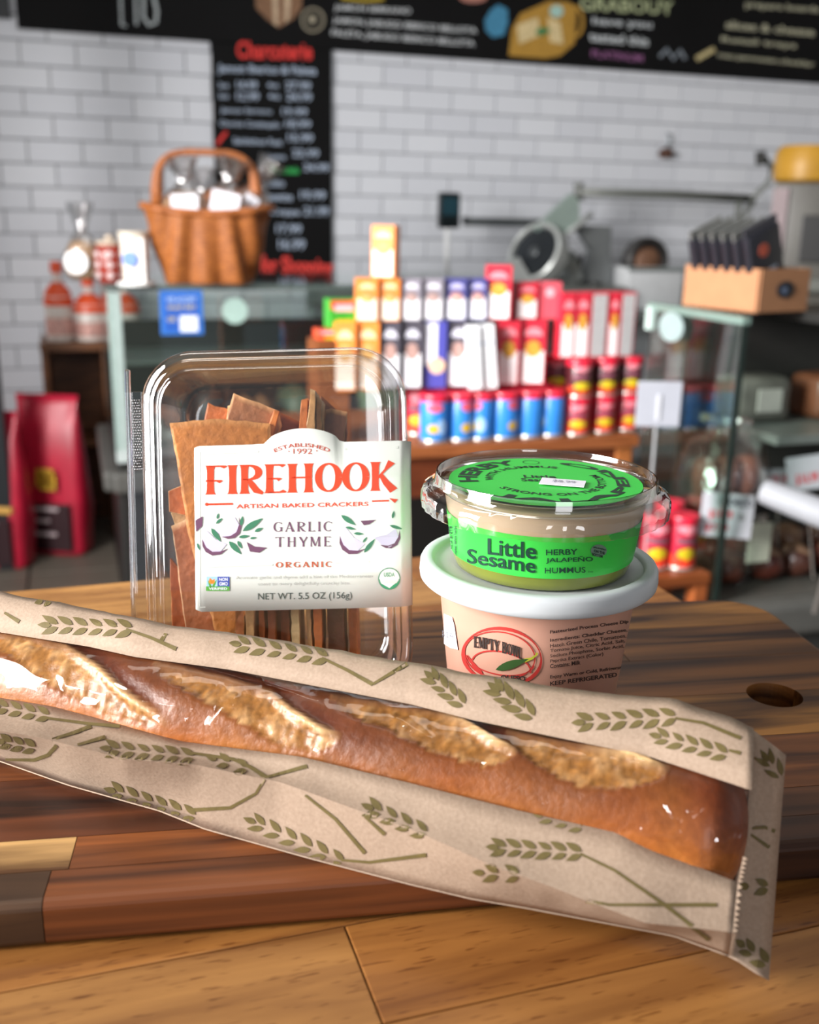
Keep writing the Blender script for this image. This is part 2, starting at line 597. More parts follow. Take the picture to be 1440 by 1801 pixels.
# floor with 30 cm tiles
floor = struct('floor', MB().box(S(1.0, 1.2, -0.06), (7.2, 6.6, 0.1), YAW), plain('#2a2826', 0.8), 'brown grey tiled shop floor')
ftile = plain('#6e675d', 0.5, var=0.12, scale=8)
fm = None
ffar = MB()
for i in range(-9, 15):
    for j in range(-6, 15):
        a, b = -0.055 + i * 0.3, 0.11 + j * 0.3
        p = S(a, b, -0.005)
        x, y = topx(p) if (p - CAM).dot(FW) > 0.3 else (-9e9, 0)
        if (-120 < x < 420 or 1150 < x < 1600) and y > 880 and y < 1250:
            if fm is None:
                t = obj('floor_tile', MB().box((0, 0, 0), (0.292, 0.292, 0.012), bev=0.002), ftile, floor)
                fm = t.data
            else:
                t = bpy.data.objects.new('floor_tile', fm)
                COL.objects.link(t)
                t.parent = floor
            t.location = p
            t.rotation_euler = (0, 0, YAW)
        else:
            ffar.box(p, (0.292, 0.292, 0.012), YAW)
obj('floor_tile_field', ffar, ftile, floor, kind='stuff')
struct('ceiling', MB().box(S(1.0, 1.2, 2.98), (7.2, 6.6, 0.1), YAW), ROOM, 'plain pale shop ceiling')
struct('wall_right', MB().box(S(4.65, 1.2, 1.45), (0.1, 6.6, 2.9), YAW), ROOM, 'plain pale side wall beyond the deli case')
struct('wall_left', MB().box(S(-2.35, 2.8, 1.45), (0.1, 3.2, 2.9), YAW), ROOM, 'plain pale side wall by the coffee shelf')
pl = U(-26, 560, 3.35)
struct('trim_1', MB().box((pl.x, pl.y, 1.1), (0.06, 0.06, 2.2), YAW, bev=0.004), plain('#23272b', 0.5), 'dark metal door post at the edge of the shop')

# ------------------------------------------------------------------ butcher block counter
BEECH = wood('beech_butcher_block', '#805a34', '#b18853', scale=(4, 48, 48), rough=0.42, pores=True)
counter = thing('butcher_block_counter', 'beech butcher block counter under the cutting board in front', 'counter', S(0.42, 0.77, 0), YAW)
obj('cabinet', MB().box((-0.80, -0.42, 0.437), (1.56, 0.72, 0.875), bev=0.004), plain('#5a4a3c', 0.6), counter)
rows = 17
sw = 0.92 / rows
tints = ['#fff4e6', '#ffe8cc', '#f0d2ae', '#ffeed8', '#e2c29c']
for j in range(rows):
    x = -1.75 + random.uniform(0, 0.25)
    x0 = -1.75
    first = True
    while x0 < -0.001:
        L = random.uniform(0.24, 0.5) if not first else random.uniform(0.1, 0.4)
        x1 = min(0.0, x0 + L)
        if x1 > -0.1:
            x1 = 0.0
        st = obj('stave', MB().box((0, 0, 0), (x1 - x0 - 0.0005, sw - 0.0005, 0.052), bev=0.0006), BEECH, counter)
        st.location = ((x0 + x1) / 2, -sw * (j + 0.5), COUNTER - 0.026)
        st.color = lin(random.choice(tints))
        x0 = x1
        first = False

# ------------------------------------------------------------------ acacia cutting board
BY = radians(9.0)
EB, VB = Vector((cos(BY), sin(BY), 0)), Vector((-sin(BY), cos(BY), 0))
board = thing('cutting_board', 'striped acacia cutting board with finger hole under the food', 'cutting board', Vector((0, 0, COUNTER)) + VB * 0.348, BY)
def rounded_slab(x0, x1, y0, y1, z0, z1, rad, bev):
    bm = bmesh.new()
    pts = []
    for cx, cy, a0 in ((x1 - rad, y1 - rad, 0), (x0 + rad, y1 - rad, pi / 2), (x0 + rad, y0 + rad, pi), (x1 - rad, y0 + rad, 1.5 * pi)):
        for k in range(9):
            a = a0 + k / 8 * pi / 2
            pts.append(bm.verts.new((cx + rad * cos(a), cy + rad * sin(a), z0)))
    f = bm.faces.new(pts)
    e = bmesh.ops.extrude_face_region(bm, geom=[f])
    for v in e['geom']:
        if isinstance(v, bmesh.types.BMVert):
            v.co.z = z1
    es = [ed for ed in bm.edges if abs(ed.verts[0].co.z - ed.verts[1].co.z) < 1e-6]
    bmesh.ops.recalc_face_normals(bm, faces=bm.faces[:])
    bmesh.ops.bevel(bm, geom=es, offset=bev, segments=3, affect='EDGES', profile=0.5)
    me = bpy.data.meshes.new('cutter')
    bm.to_mesh(me); bm.free()
    return bpy.data.objects.new('cutter', me)
slab = rounded_slab(-0.33, 0.347, 0.0, 0.284, 0.0005, 0.02, 0.035, 0.004)
hb = bmesh.new()
bmesh.ops.create_cone(hb, cap_ends=True, segments=40, radius1=0.0152, radius2=0.0152, depth=0.1)
hme = bpy.data.meshes.new('cutter'); hb.to_mesh(hme); hb.free()
holeo = bpy.data.objects.new('cutter', hme)
holeo.location = (0.285, 0.136, 0.01)
COL.objects.link(slab); COL.objects.link(holeo)
ACACIA = wood('acacia_strips', '#5c4636', '#ffeed2', scale=(3.2, 46, 46), rough=0.45)
# rows from front (y=0) to back: (depth, [(x end, colour)...])
brow = [(0.021, [(-0.083, '#4a382c'), (0.12, '#6c4024'), (0.40, '#523422')]),
        (0.0225, [(-0.0765, '#c6a97c'), (0.12, '#7d4b28'), (0.40, '#5c3c26')]),
        (0.049, [(-0.145, '#a07c50'), (0.05, '#532e1c'), (0.40, '#6b4426')]),
        (0.048, [(-0.05, '#633a20'), (0.19, '#8a5a30'), (0.40, '#a87c42')]),
        (0.048, [(-0.12, '#80592f'), (0.09, '#8f6434'), (0.40, '#825a34')]),
        (0.048, [(0.01, '#664626'), (0.22, '#70502f'), (0.40, '#7a5634')]),
        (0.0475, [(-0.1, '#84602f'), (0.15, '#7e5a32'), (0.40, '#977040')])]
temps = []
y = 0.0
for dpt, segs in brow:
    x0 = -0.36
    for x1, c in segs:
        cxm, cym = (x0 + x1) / 2, y + dpt / 2
        st = obj('strip', MB().box((0, 0, 0), (x1 - x0 - 0.0004, dpt - 0.0004, 0.04)), ACACIA, board)
        st.location = (cxm, cym, 0.01)
        st.color = tuple(v * 1.45 for v in lin(c)[:3]) + (1,)
        temps.append((st, cxm, cym))
        x0 = x1
    y += dpt
# cut the strips to the board's rounded outline and finger hole
for st, cxm, cym in temps:
    c = bpy.data.objects.new('cut', st.data)
    COL.objects.link(c)
    c.location = (cxm, cym, 0.01)
    m1 = c.modifiers.new('a', 'BOOLEAN'); m1.operation = 'INTERSECT'; m1.object = slab; m1.solver = 'EXACT'
    if abs(cxm - 0.285) < 0.2 and abs(cym - 0.136) < 0.05:
        m2 = c.modifiers.new('b', 'BOOLEAN'); m2.operation = 'DIFFERENCE'; m2.object = holeo; m2.solver = 'EXACT'
    st['_c'] = c.name
dg = bpy.context.evaluated_depsgraph_get()
dg.update()
for st, cxm, cym in temps:
    c = bpy.data.objects[st['_c']]
    me = bpy.data.meshes.new_from_object(c.evaluated_get(dg))
    bpy.data.objects.remove(c)
    del st['_c']
    me.materials.clear(); me.materials.append(ACACIA)
    st.data = me
bpy.data.objects.remove(slab); bpy.data.objects.remove(holeo)

# ================================================================== baguette in its bag
UPP = [(0, 1040), (290, 1096), (560, 1138), (720, 1165), (960, 1205), (1190, 1232), (1290, 1262), (1325, 1280)]
WIN1 = [(0, 1112), (155, 1137), (235, 1155), (400, 1177), (720, 1238), (835, 1267), (1140, 1330), (1322, 1390)]
WIN2 = [(0, 1227), (90, 1242), (220, 1276), (320, 1304), (530, 1331), (720, 1377), (910, 1425), (1095, 1467), (1240, 1530), (1297, 1552)]
CRS = [(0, 1285), (90, 1302), (220, 1335), (350, 1346), (490, 1375), (630, 1425), (720, 1457), (860, 1520), (970, 1560), (1135, 1624), (1288, 1640)]
LOW = [(0, 1338), (120, 1380), (280, 1425), (360, 1457), (550, 1510), (720, 1554), (830, 1580), (920, 1595), (1185, 1645), (1281, 1680)]
RB = 0.0268
PL, PR = hitz(0, 1185, BOARD + 0.030), hitz(1296, 1468, BOARD + 0.027)
AX = (PR - PL).normalized()
def tube_hit(px, py, R):
    """camera ray against the loaf's round body; closest point when it passes by"""
    d = ray(px, py)
    w0 = CAM - PL
    dp, wp = d - AX * d.dot(AX), w0 - AX * w0.dot(AX)
    a, b, c = dp.dot(dp), 2 * dp.dot(wp), wp.dot(wp) - R * R
    q = b * b - 4 * a * c
    t = (-b - sqrt(q)) / (2 * a) if q > 0 else -b / (2 * a)
    return CAM + d * t, t
XS0 = -150
ends = {'u': 1325, 'w1': 1322, 'w2': 1297, 'c': 1288, 'l': 1281}
NS = 110
def wob(p, amp, sc):
    return noise.noise(p * sc) * amp
def bag_col(s):
    """points of the front sheet across the bag at station s"""
    x = {k: lerp(XS0, e, s) for k, e in ends.items()}
    yu, y1, y2, yc, yl = curve(UPP, x['u']), curve(WIN1, x['w1']), curve(WIN2, x['w2']), curve(CRS, x['c']), curve(LOW, x['l'])
    p1, t1 = tube_hit(x['w1'], y1, RB + 0.0022)
    p2, t2 = tube_hit(x['w2'], y2, RB + 0.0022)
    pu = U(x['u'], yu, t1 + 0.020)
    top = []
    for k in range(4):
        f = k / 4
        q = pu.lerp(p1, f) + Vector((0, 0, 0.0035 * sin(pi * f)))
        top.append(q + UP * wob(q, 0.0011, 38) + UP * wob(q, 0.0005, 120))
    film = []
    for k in range(11):
        f = k / 10
        q, _ = tube_hit(lerp(x['w1'], x['w2'], f), lerp(y1, y2, f), RB + 0.0022)
        if 0 < k < 10:
            q = q - FW * (0.0012 * sin(pi * f) + abs(wob(q, 0.0016, 60)))
        film.append(q)
    g = min(1, max(0, (x['c'] - 300) / 900))
    pc = hitz(x['c'], yc, BOARD + lerp(0.037, 0.016, g))
    low_z = 0.0012 if x['l'] < 700 else 0.0012 - 0.008 * ((x['l'] - 700) / 580)
    plow = hitz(x['l'], yl, BOARD + low_z)
    if pc.z < plow.z + 0.001:
        pc.z = plow.z + 0.001
    bot = []
    for k in range(1, 5):
        f = k / 4
        q = p2.lerp(pc, f) - Vector((0, 0, 0.0015 * sin(pi * f)))
        bot.append(q + UP * wob(q, 0.0008, 45) * (1 if k < 4 else 0.3))
    for k in range(1, 6):
        f = k / 5
        q = pc.lerp(plow, f)
        q = q + (UP * wob(q, 0.0012, 40) + UP * wob(q, 0.0006, 110)) * sin(pi * f)
        bot.append(q)
    return top, film, bot
cols = [bag_col(i / NS) for i in range(NS + 1)]
def sawtooth(seq, amp):
    """pinked end: push every other end point along the bag"""
    return [p + AX * (amp if k % 2 else -amp) for k, p in enumerate(seq)]
PAPER, pn, pp, pnew, plink = nt('kraft_paper')
_t = pnew('ShaderNodeTexCoord'); _n = pnew('ShaderNodeTexNoise'); _n.inputs['Scale'].default_value = 700; _n.inputs['Detail'].default_value = 3
_n2 = pnew('ShaderNodeTexNoise'); _n2.inputs['Scale'].default_value = 24; _n2.inputs['Detail'].default_value = 5
_r2 = pnew('ShaderNodeValToRGB'); _r2.color_ramp.elements[0].color, _r2.color_ramp.elements[1].color = lin('#a08a76'), lin('#ad9783')
_r2.color_ramp.elements[0].position, _r2.color_ramp.elements[1].position = 0.3, 0.7
_b = pnew('ShaderNodeBump'); _b.inputs['Strength'].default_value = 0.28; _b.inputs['Distance'].default_value = 0.004
_ad = pnew('ShaderNodeMath'); _ad.operation = 'MULTIPLY_ADD'; _ad.inputs[1].default_value = 0.12
for q in (_n, _n2):
    plink(_t.outputs['Object'], q.inputs['Vector'])
plink(_n.outputs['Fac'], _ad.inputs[0]); plink(_n2.outputs['Fac'], _ad.inputs[2]); plink(_ad.outputs[0], _b.inputs['Height'])
plink(_n.outputs['Fac'], _r2.inputs['Fac']); plink(_r2.outputs['Color'], pp.inputs['Base Color']); plink(_b.outputs['Normal'], pp.inputs['Normal'])
pp.inputs['Roughness'].default_value = 0.75
bag = thing('bread_bag', 'brown kraft paper bread bag with clear window and wheat print', 'bag', (PL.x, PL.y, BOARD), 0)
def sheet(rows_of, rev=False):
    return MB().grid(rows_of)
upm = MB().grid([c[0] + [c[1][0]] for c in cols])
lom = MB().grid([[c[1][-1]] + c[2] for c in cols])
CREASE = [[(120, 1205), (230, 1228), (345, 1246)], [(372, 1274), (392, 1245), (416, 1226)], [(855, 1338), (905, 1368), (952, 1412)], [(1122, 1338), (1180, 1364), (1250, 1381)], [(1172, 1412), (1186, 1436)], [(1210, 1424), (1228, 1412)],
          [(560, 1322), (640, 1330), (700, 1352)], [(280, 1268), (300, 1280), (268, 1292)], [(1130, 1458), (1185, 1462)], [(1262, 1478), (1290, 1462)], [(700, 1262), (760, 1300)], [(470, 1200), (560, 1232)]]
def film_col(s):
    xa, xb = lerp(XS0, ends['w1'], s), lerp(XS0, ends['w2'], s)
    ya, yb = curve(WIN1, xa), curve(WIN2, xb)
    out = []
    for k in range(37):
        f = k / 36
        px, py = lerp(xa, xb, f), lerp(ya, yb, f)
        q, _ = tube_hit(px, py, RB + 0.0022)
        e = sin(pi * f)
        h = 0.0012 * e + abs(wob(q, 0.0016, 60)) * min(1, e * 3)
        for c in CREASE:
            if min(p[0] for p in c) - 30 < px < max(p[0] for p in c) + 30:
                bd = 1e9
                for (ax, ay), (bx, by) in zip(c, c[1:]):
                    dx, dy = bx - ax, by - ay
                    t = max(0, min(1, ((px - ax) * dx + (py - ay) * dy) / (dx * dx + dy * dy)))
                    bd = min(bd, sqrt((px - ax - dx * t) ** 2 + (py - ay - dy * t) ** 2))
                h += 0.0016 * math.exp(-(bd / 7) ** 2) * min(1, e * 4)
        out.append(q - FW * h)
    return out
flm = MB().grid([film_col(i / 330) for i in range(331)])
def solid(o, th, off=-1):
    m = o.modifiers.new('thickness', 'SOLIDIFY'); m.thickness = th; m.offset = off
    return o
def fixed(o):
    """turn the sheet's faces towards the camera so that its thickness goes inwards"""
    me = o.data
    me.update()
    inv = mw(o).inverted()
    c = inv @ CAM
    s_ = sum((c - p.center).dot(p.normal) for p in me.polygons)
    if s_ < 0:
        me.flip_normals()
    return o
solid(fixed(obj('upper_panel', upm, PAPER, bag, smooth=True, world=True)), 0.0003)
solid(fixed(obj('lower_panel', lom, PAPER, bag, smooth=22, world=True)), 0.0003)
obj('window_film', flm, FILM, bag, smooth=True, world=True)
# back sheet: behind and under the loaf, reaching past the pinked front end to the bag's closed end
RU = [(1325, 1280), (1345, 1295), (1380, 1325)]
back_rows = []
for i in range(NS + 1):
    c = cols[i]
    pu, plw = c[0][0], c[2][-1]
    mid1 = pu + Vector((0, 0.004, 0)); mid1 = Vector((pu.x + VB.x * 0.006, pu.y + VB.y * 0.006, max(BOARD + 0.002, pu.z - 0.028)))
    mid2 = Vector((lerp(pu.x, plw.x, .45), lerp(pu.y, plw.y, .45), BOARD + 0.0008 if plw.z > BOARD else plw.z))
    q = [pu - UP * 0.0004, mid1, mid1.lerp(mid2, .5), mid2, plw - UP * 0.0006]
    q[2].z = max(BOARD + 0.0008, min(q[2].z, BOARD + 0.012))
    back_rows.append(q)
solid(obj('back_panel', MB().grid(back_rows), PAPER, bag, smooth=True, world=True), 0.0003)
endc = cols[-1]
edge = endc[0] + [endc[1][0]] + endc[1][1:] + endc[2]
pix = [topx(p) for p in edge]
ytop, ybot = pix[0][1], pix[-1][1]
strip_rows = []
outer_top, outer_bot = (1382, 1328), (1352, 1724)
for k, p in enumerate(edge):
    f = k / (len(edge) - 1)
    t0 = (p - CAM).dot(FW)
    tb = lerp((edge[0] - CAM).dot(FW), (edge[-1] - CAM).dot(FW), f)
    px0, py0 = pix[k]
    g = (py0 - ytop) / (ybot - ytop)
    ox, oy = lerp(outer_top[0], outer_bot[0], g), lerp(outer_top[1], outer_bot[1], g)
    a = U(px0 - 4, py0, max(tb, t0) + 0.0012)
    b = U(ox, oy, max(tb, t0) - 0.002 + 0.006 * sin(pi * g))
    strip_rows.append([a, a.lerp(b, .33) + FW * 0.001, a.lerp(b, .66) - FW * 0.0008, b])
endm = MB().grid(strip_rows)
solid(fixed(obj('end_flap', endm, PAPER, bag, smooth=True, world=True)), 0.0004)
# pinked front edge: a little row of teeth along the cut end of the front sheet
teeth = MB()
for k in range(11, len(edge) - 1):
    for h_ in range(2):
        a, b = edge[k].lerp(edge[k + 1], h_ / 2), edge[k].lerp(edge[k + 1], (h_ + 1) / 2)
        teeth.add([a - FW * 0.0002, b - FW * 0.0002, (a + b) / 2 + AX * 0.0016 - FW * 0.0004], [(0, 1, 2)])
obj('pinked_edge', teeth, PAPER, bag, world=True, kind='stuff')
# wheat print
INK = plain('#66592f', 0.7, var=0.12, scale=300)
allp = MB(); allp.add(upm.v, upm.f); allp.add(lom.v, lom.f); allp.add(endm.v, endm.f)
hitbag = on_mesh(allp)
def ear(x0, y0, x1, y1, n, size=26, wd=11):
    """wheat ear from tip to base"""
    sh = []
    dx, dy = x1 - x0, y1 - y0
    L = sqrt(dx * dx + dy * dy)
    ux, uy = dx / L, dy / L
    sh.append(leaf(x0 + ux * size * .9, y0 + uy * size * .9, x0, y0, wd))
    for i in range(n):
        t = (i + 1.0) / n
        bx, by = x0 + dx * t + ux * 10, y0 + dy * t + uy * 10
        for s_ in (-1, 1):
            sx, sy = -uy * s_, ux * s_
            k = random.uniform(.9, 1.1)
            sh.append(leaf(bx + sx * 3, by + sy * 3, bx - ux * size * 1.0 * k + sx * size * .58 * k, by - uy * size * 1.0 * k + sy * size * .58 * k, wd * k))
    return sh
def stalk(pts, wd=6):
    o = []
    for (ax, ay), (bx, by) in zip(pts, pts[1:]):
        n = max(1, int(sqrt((bx - ax) ** 2 + (by - ay) ** 2) / 12))
        o += [(lerp(ax, bx, i / n), lerp(ay, by, i / n)) for i in range(n)]
    o.append(pts[-1])
    m = len(o)
    return strip([(x, y, wd * (0.7 + 0.5 * i / max(1, m - 1))) for i, (x, y) in enumerate(o)])
WHEAT = [
    (ear(66, 1099, 222, 1106, 6, 27), [[(222, 1107), (265, 1122), (310, 1142)], [(296, 1099), (292, 1115), (283, 1128)]]),
    (ear(402, 1131, 566, 1156, 6, 25), [[(566, 1158), (612, 1180), (655, 1204)], [(655, 1204), (716, 1168)]]),
    (ear(745, 1180, 808, 1234, 4, 26), []),
    (ear(856, 1200, 930, 1256, 4, 32, 13), []),
    (ear(1004, 1272, 1178, 1262, 6, 28, 12), [[(1187, 1264), (1236, 1272), (1302, 1299)]]),
    (ear(1140, 1291, 1268, 1325, 5, 26), [[(1281, 1320), (1302, 1325)]]),
    (ear(-20, 1240, 76, 1258, 4, 24), [[(76, 1263), (160, 1274), (300, 1285)], [(92, 1301), (128, 1290), (160, 1278)]]),
    (ear(-10, 1301, 52, 1313, 3, 22), [[(10, 1335), (60, 1336), (85, 1327), (100, 1310)], [(136, 1311), (185, 1297)]]),
    (ear(174, 1316, 330, 1331, 6, 25), [[(335, 1325), (410, 1336), (440, 1350), (468, 1368)], [(468, 1368), (540, 1348)], [(465, 1370), (450, 1395), (405, 1420), (340, 1424)]]),
    (ear(362, 1331, 425, 1350, 2, 22), []),
    (ear(182, 1385, 334, 1432, 6, 26), []),
    (ear(428, 1437, 594, 1512, 6, 27), [[(600, 1512), (650, 1516), (750, 1503)], [(537, 1398), (590, 1440), (642, 1500)], [(642, 1436), (677, 1467)]]),
    (ear(634, 1414, 740, 1462, 4, 28, 12), []),
    (ear(853, 1490, 1012, 1500, 6, 27, 12), [[(1020, 1502), (1080, 1531), (1165, 1590), (1247, 1652)], [(1030, 1584), (1070, 1592), (1260, 1592)]]),
    (ear(830, 1533, 902, 1538, 2, 25, 12), []),
    (ear(936, 1431, 1014, 1453, 3, 22, 9), []),
    (ear(1336, 1318, 1366, 1358, 2, 30, 11), [[(1322, 1457), (1345, 1455), (1362, 1462)], [(1320, 1468), (1352, 1490)]]),
    (ear(1296, 1558, 1340, 1560, 1, 24, 14), []),
    (ear(1292, 1652, 1340, 1690, 2, 26, 14), []),
    (ear(60, 1062, 100, 1050, 2, 18, 9), [[(8, 1078), (34, 1094)]]),
]
for e_, st_ in WHEAT:
    decal('wheat_print', e_ + [stalk(s_) for s_ in st_], hitbag, INK, bag, 0.0003)

# the loaf
BREAD = vcol('baked_crust', rough=0.42, bump=0.3, bscale=260, coat=0.15)
SIDE = AX.cross(Vector((0, 0, 1))).normalized()      # towards the camera side
if SIDE.y > 0:
    SIDE = -SIDE
UPA = SIDE.cross(AX).normalized()
if UPA.z < 0:
    UPA = -UPA
EARS = [[(-40, 1108), (40, 1114), (115, 1136), (170, 1173), (212, 1215), (300, 1276)], [(270, 1166), (390, 1192), (475, 1218), (512, 1250), (560, 1280), (602, 1298)],
        [(580, 1224), (700, 1236), (770, 1249), (815, 1268), (870, 1302), (915, 1322)], [(890, 1284), (1010, 1308), (1100, 1325), (1180, 1352)]]
def seg_d(px, py, pl_):
    """signed distance to a polyline (negative above/right) and position along it"""
    best = (1e9, 0, 0)
    n = len(pl_) - 1
    for i in range(n):
        (ax, ay), (bx, by) = pl_[i], pl_[i + 1]
        dx, dy = bx - ax, by - ay
        t = max(0, min(1, ((px - ax) * dx + (py - ay) * dy) / (dx * dx + dy * dy)))
        ex, ey = px - ax - dx * t, py - ay - dy * t
        d = sqrt(ex * ex + ey * ey)
        if d < best[0]:
            best = (d, 1 if dx * ey - dy * ex > 0 else -1, (i + t) / n)
    return best[0] * best[1], best[2]
Lloaf = (PR - PL).length
s_lo = -0.075
NL, NT = 640, 96
loaf = MB()
lcol = []
C_CRUST, C_DARK, C_GOLD, C_EAR, C_BASE = [Vector(lin(h)[:3]) for h in ('#a65f24', '#56240f', '#9a6a30', '#e6c08a', '#bf7d38')]
Lend = Lloaf + 0.004
for i in range(NL + 1):
    f = i / NL
    s_ = lerp(s_lo, Lend, f)
    e = min(1, max(0, (Lend - s_) / 0.020))
    rr = RB * sqrt(max(0, 1 - (1 - e) ** 2.6)) if e < 1 else RB
    rr *= 1 + 0.05 * sin(s_ * 23) + 0.02 * sin(s_ * 61 + 1)
    e0 = min(1, max(0, (s_ - s_lo) / 0.03))
    rr *= sqrt(max(0.0, 1 - (1 - e0) ** 2.5))
    c = PL + AX * s_
    for k in range(NT):
        a = 2 * pi * k / NT
        r_ = rr * (0.97 if sin(a) < 0 else 1.0)
        p = c + SIDE * (r_ * cos(a) * 1.04) + UPA * (r_ * sin(a) * .98)
        px, py = topx(p)
        disp, cl = 0.0, None
        rough_n = noise.noise(p * 130) * .6 + noise.noise(p * 320) * .4
        vis = (p - CAM).normalized().dot(p - c) < 0
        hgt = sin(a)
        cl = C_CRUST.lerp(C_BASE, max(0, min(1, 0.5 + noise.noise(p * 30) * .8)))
        cl = cl.lerp(C_DARK, max(0, min(0.85, 0.34 + 1.1 * (hgt - .40) + .35 * noise.noise(p * 22))) if hgt > .2 else max(0, min(.5, -.5 - hgt)))  # upper loaf darkened: browner crust plus shade painted in below the window edge
        if vis:
            for el in EARS:
                d, t = seg_d(px, py, el)
                span = 12 + 60 * sin(pi * min(1, t * 1.02)) ** .8
                if abs(d) < 14 and 0.0 < t < 1.0:
                    wgt = math.exp(-((d - 2) / 6.5) ** 2) * min(1, max(.12, (t - .3) * 2.4)) * min(1, (1 - t) * 6)
                    disp += 0.0022 * wgt
                    cl = cl.lerp(C_EAR, min(1, wgt * 1.1))
                if 6 < d < span and 0.02 < t < .97:
                    wgt = min(1, (d - 5) / 5) * max(0, min(1, (span - d + 10 * rough_n) / 5)) * min(1, sin(pi * t) * 4)
                    disp += (-0.0014 + 0.0012 * rough_n) * wgt
                    cl = cl.lerp(C_GOLD.lerp(C_EAR, max(0, min(1, .05 + .75 * rough_n))) * (1 + .5 * noise.noise(p * 500)), wgt * .92)
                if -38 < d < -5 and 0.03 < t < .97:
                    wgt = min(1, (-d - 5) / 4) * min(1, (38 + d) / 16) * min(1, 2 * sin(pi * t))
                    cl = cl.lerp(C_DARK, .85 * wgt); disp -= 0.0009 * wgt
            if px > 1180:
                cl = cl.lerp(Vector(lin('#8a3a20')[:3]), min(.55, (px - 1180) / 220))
        disp += 0.0005 * noise.noise(p * 60)
        if rr < 1e-6:
            disp = 0
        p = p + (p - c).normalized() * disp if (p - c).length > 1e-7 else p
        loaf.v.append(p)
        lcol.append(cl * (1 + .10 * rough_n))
for i in range(NL):
    for k in range(NT):
        k2 = (k + 1) % NT
        loaf.f.append((i * NT + k, i * NT + k2, (i + 1) * NT + k2, (i + 1) * NT + k))
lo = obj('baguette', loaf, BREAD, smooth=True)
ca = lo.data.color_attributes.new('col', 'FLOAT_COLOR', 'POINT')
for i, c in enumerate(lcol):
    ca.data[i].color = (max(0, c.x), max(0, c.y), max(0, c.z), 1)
tag(lo, 'long golden brown baguette with scored crust inside the bread bag', 'bread')

# ================================================================== cracker box
TB = 0.545
KB = TB / F_PX
TH_B = radians(1.5)
XB = RT * cos(TH_B) + UP * sin(TH_B)
YB = -RT * sin(TH_B) + UP * cos(TH_B)
ZB = -FW
OB = U(482, 930, TB)
MBX = Matrix((XB, YB, ZB)).transposed().to_4x4()
MBX.translation = OB
def lb(px, py, z=0.0):
    x, y = (px - 482) * KB, -(py - 930) * KB
    return Vector((x * cos(TH_B) + y * sin(TH_B), -x * sin(TH_B) + y * cos(TH_B), z))
box = thing('cracker_container', 'clear plastic clamshell of crackers with a white printed label', 'food container', mat=MBX)
ybot_l = -(OB.z - BOARD - 0.0006) / cos(PITCH)
xl, xr, yt = -0.0722, 0.0722, 0.0975
def rrect(x0, x1, y0, y1, rad, z, n=8):
    pts = []
    for cx, cy, a0 in ((x1 - rad, y1 - rad, 0), (x0 + rad, y1 - rad, pi / 2), (x0 + rad, y0 + rad, pi), (x1 - rad, y0 + rad, 1.5 * pi)):
        for k in range(n + 1):
            a = a0 + k / n * pi / 2
            pts.append((cx + rad * cos(a), cy + rad * sin(a), z))
    return pts
def shell(prof, cap=True):
    mb = MB()
    n = None
    for j, (ins, z) in enumerate(prof):
        p = rrect(xl + ins, xr - ins, ybot_l + ins, yt - ins, max(0.004, 0.028 - ins * .75), z)
        n = len(p)
        mb.v += [Vector(q) for q in p]
    for j in range(len(prof) - 1):
        for i in range(n):
            i2 = (i + 1) % n
            mb.f.append((j * n + i, j * n + i2, (j + 1) * n + i2, (j + 1) * n + i))
    if cap:
        mb.f.append(tuple(range((len(prof) - 1) * n, len(prof) * n)))
    return mb
lid_prof = [(0, -.0125), (.0003, -.0100), (.0012, -.0068), (.0024, -.0052), (.0034, -.0047), (.0046, -.0046), (.0056, -.0040), (.0062, -.0024), (.0072, -.0014), (.0088, -.0012),
            (.0098, -.0022), (.0106, -.0022), (.0114, -.0010), (.0124, -.0001), (.0136, 0.0)]
lid_mb = shell(lid_prof)
for v in lid_mb.v:
    v.z -= 3.7 * max(0, abs(v.x) - .0388) ** 2
LIDM = lid_mb
tr_prof = [(0.0, -.0128), (.0008, -.0145), (.0030, -.0155), (.0038, -.020), (.0125, -.050), (.0165, -.0565), (.022, -.058)]
obj('tray', shell(tr_prof), PET, box, smooth=50)
# hinge flange with knurled grip on the left edge
fl_ = MB()
fx0, fx1 = xl - 0.0078, xl + 0.0005
hy0, hy1 = ybot_l + 0.006, lb(228, 645).y
fl_.box(((fx0 + fx1) / 2, (hy0 + hy1 - .012) / 2, -.0118), (fx1 - fx0, hy1 - hy0 - .012, .0007), bev=.0002)
obj('hinge_flange', fl_, PET, box)
obj('hinge_lip', MB().box((fx0 + .0014, (hy0 + hy1) / 2, -.0100), (.0024, hy1 - hy0, .0042), bev=.001), PET, box, smooth=40)
kn = MB()
for i in range(26):
    for j in range(4):
        kn.lathe([(.00062, 0), (.0004, .0005), (0, .0007)], 6, (fx0 + .0034 + j * .00125 + (.0006 if i % 2 else 0), lb(232, 700).y - i * .0015, -.0113))
obj('grip_texture', kn, PET, box, kind='stuff')
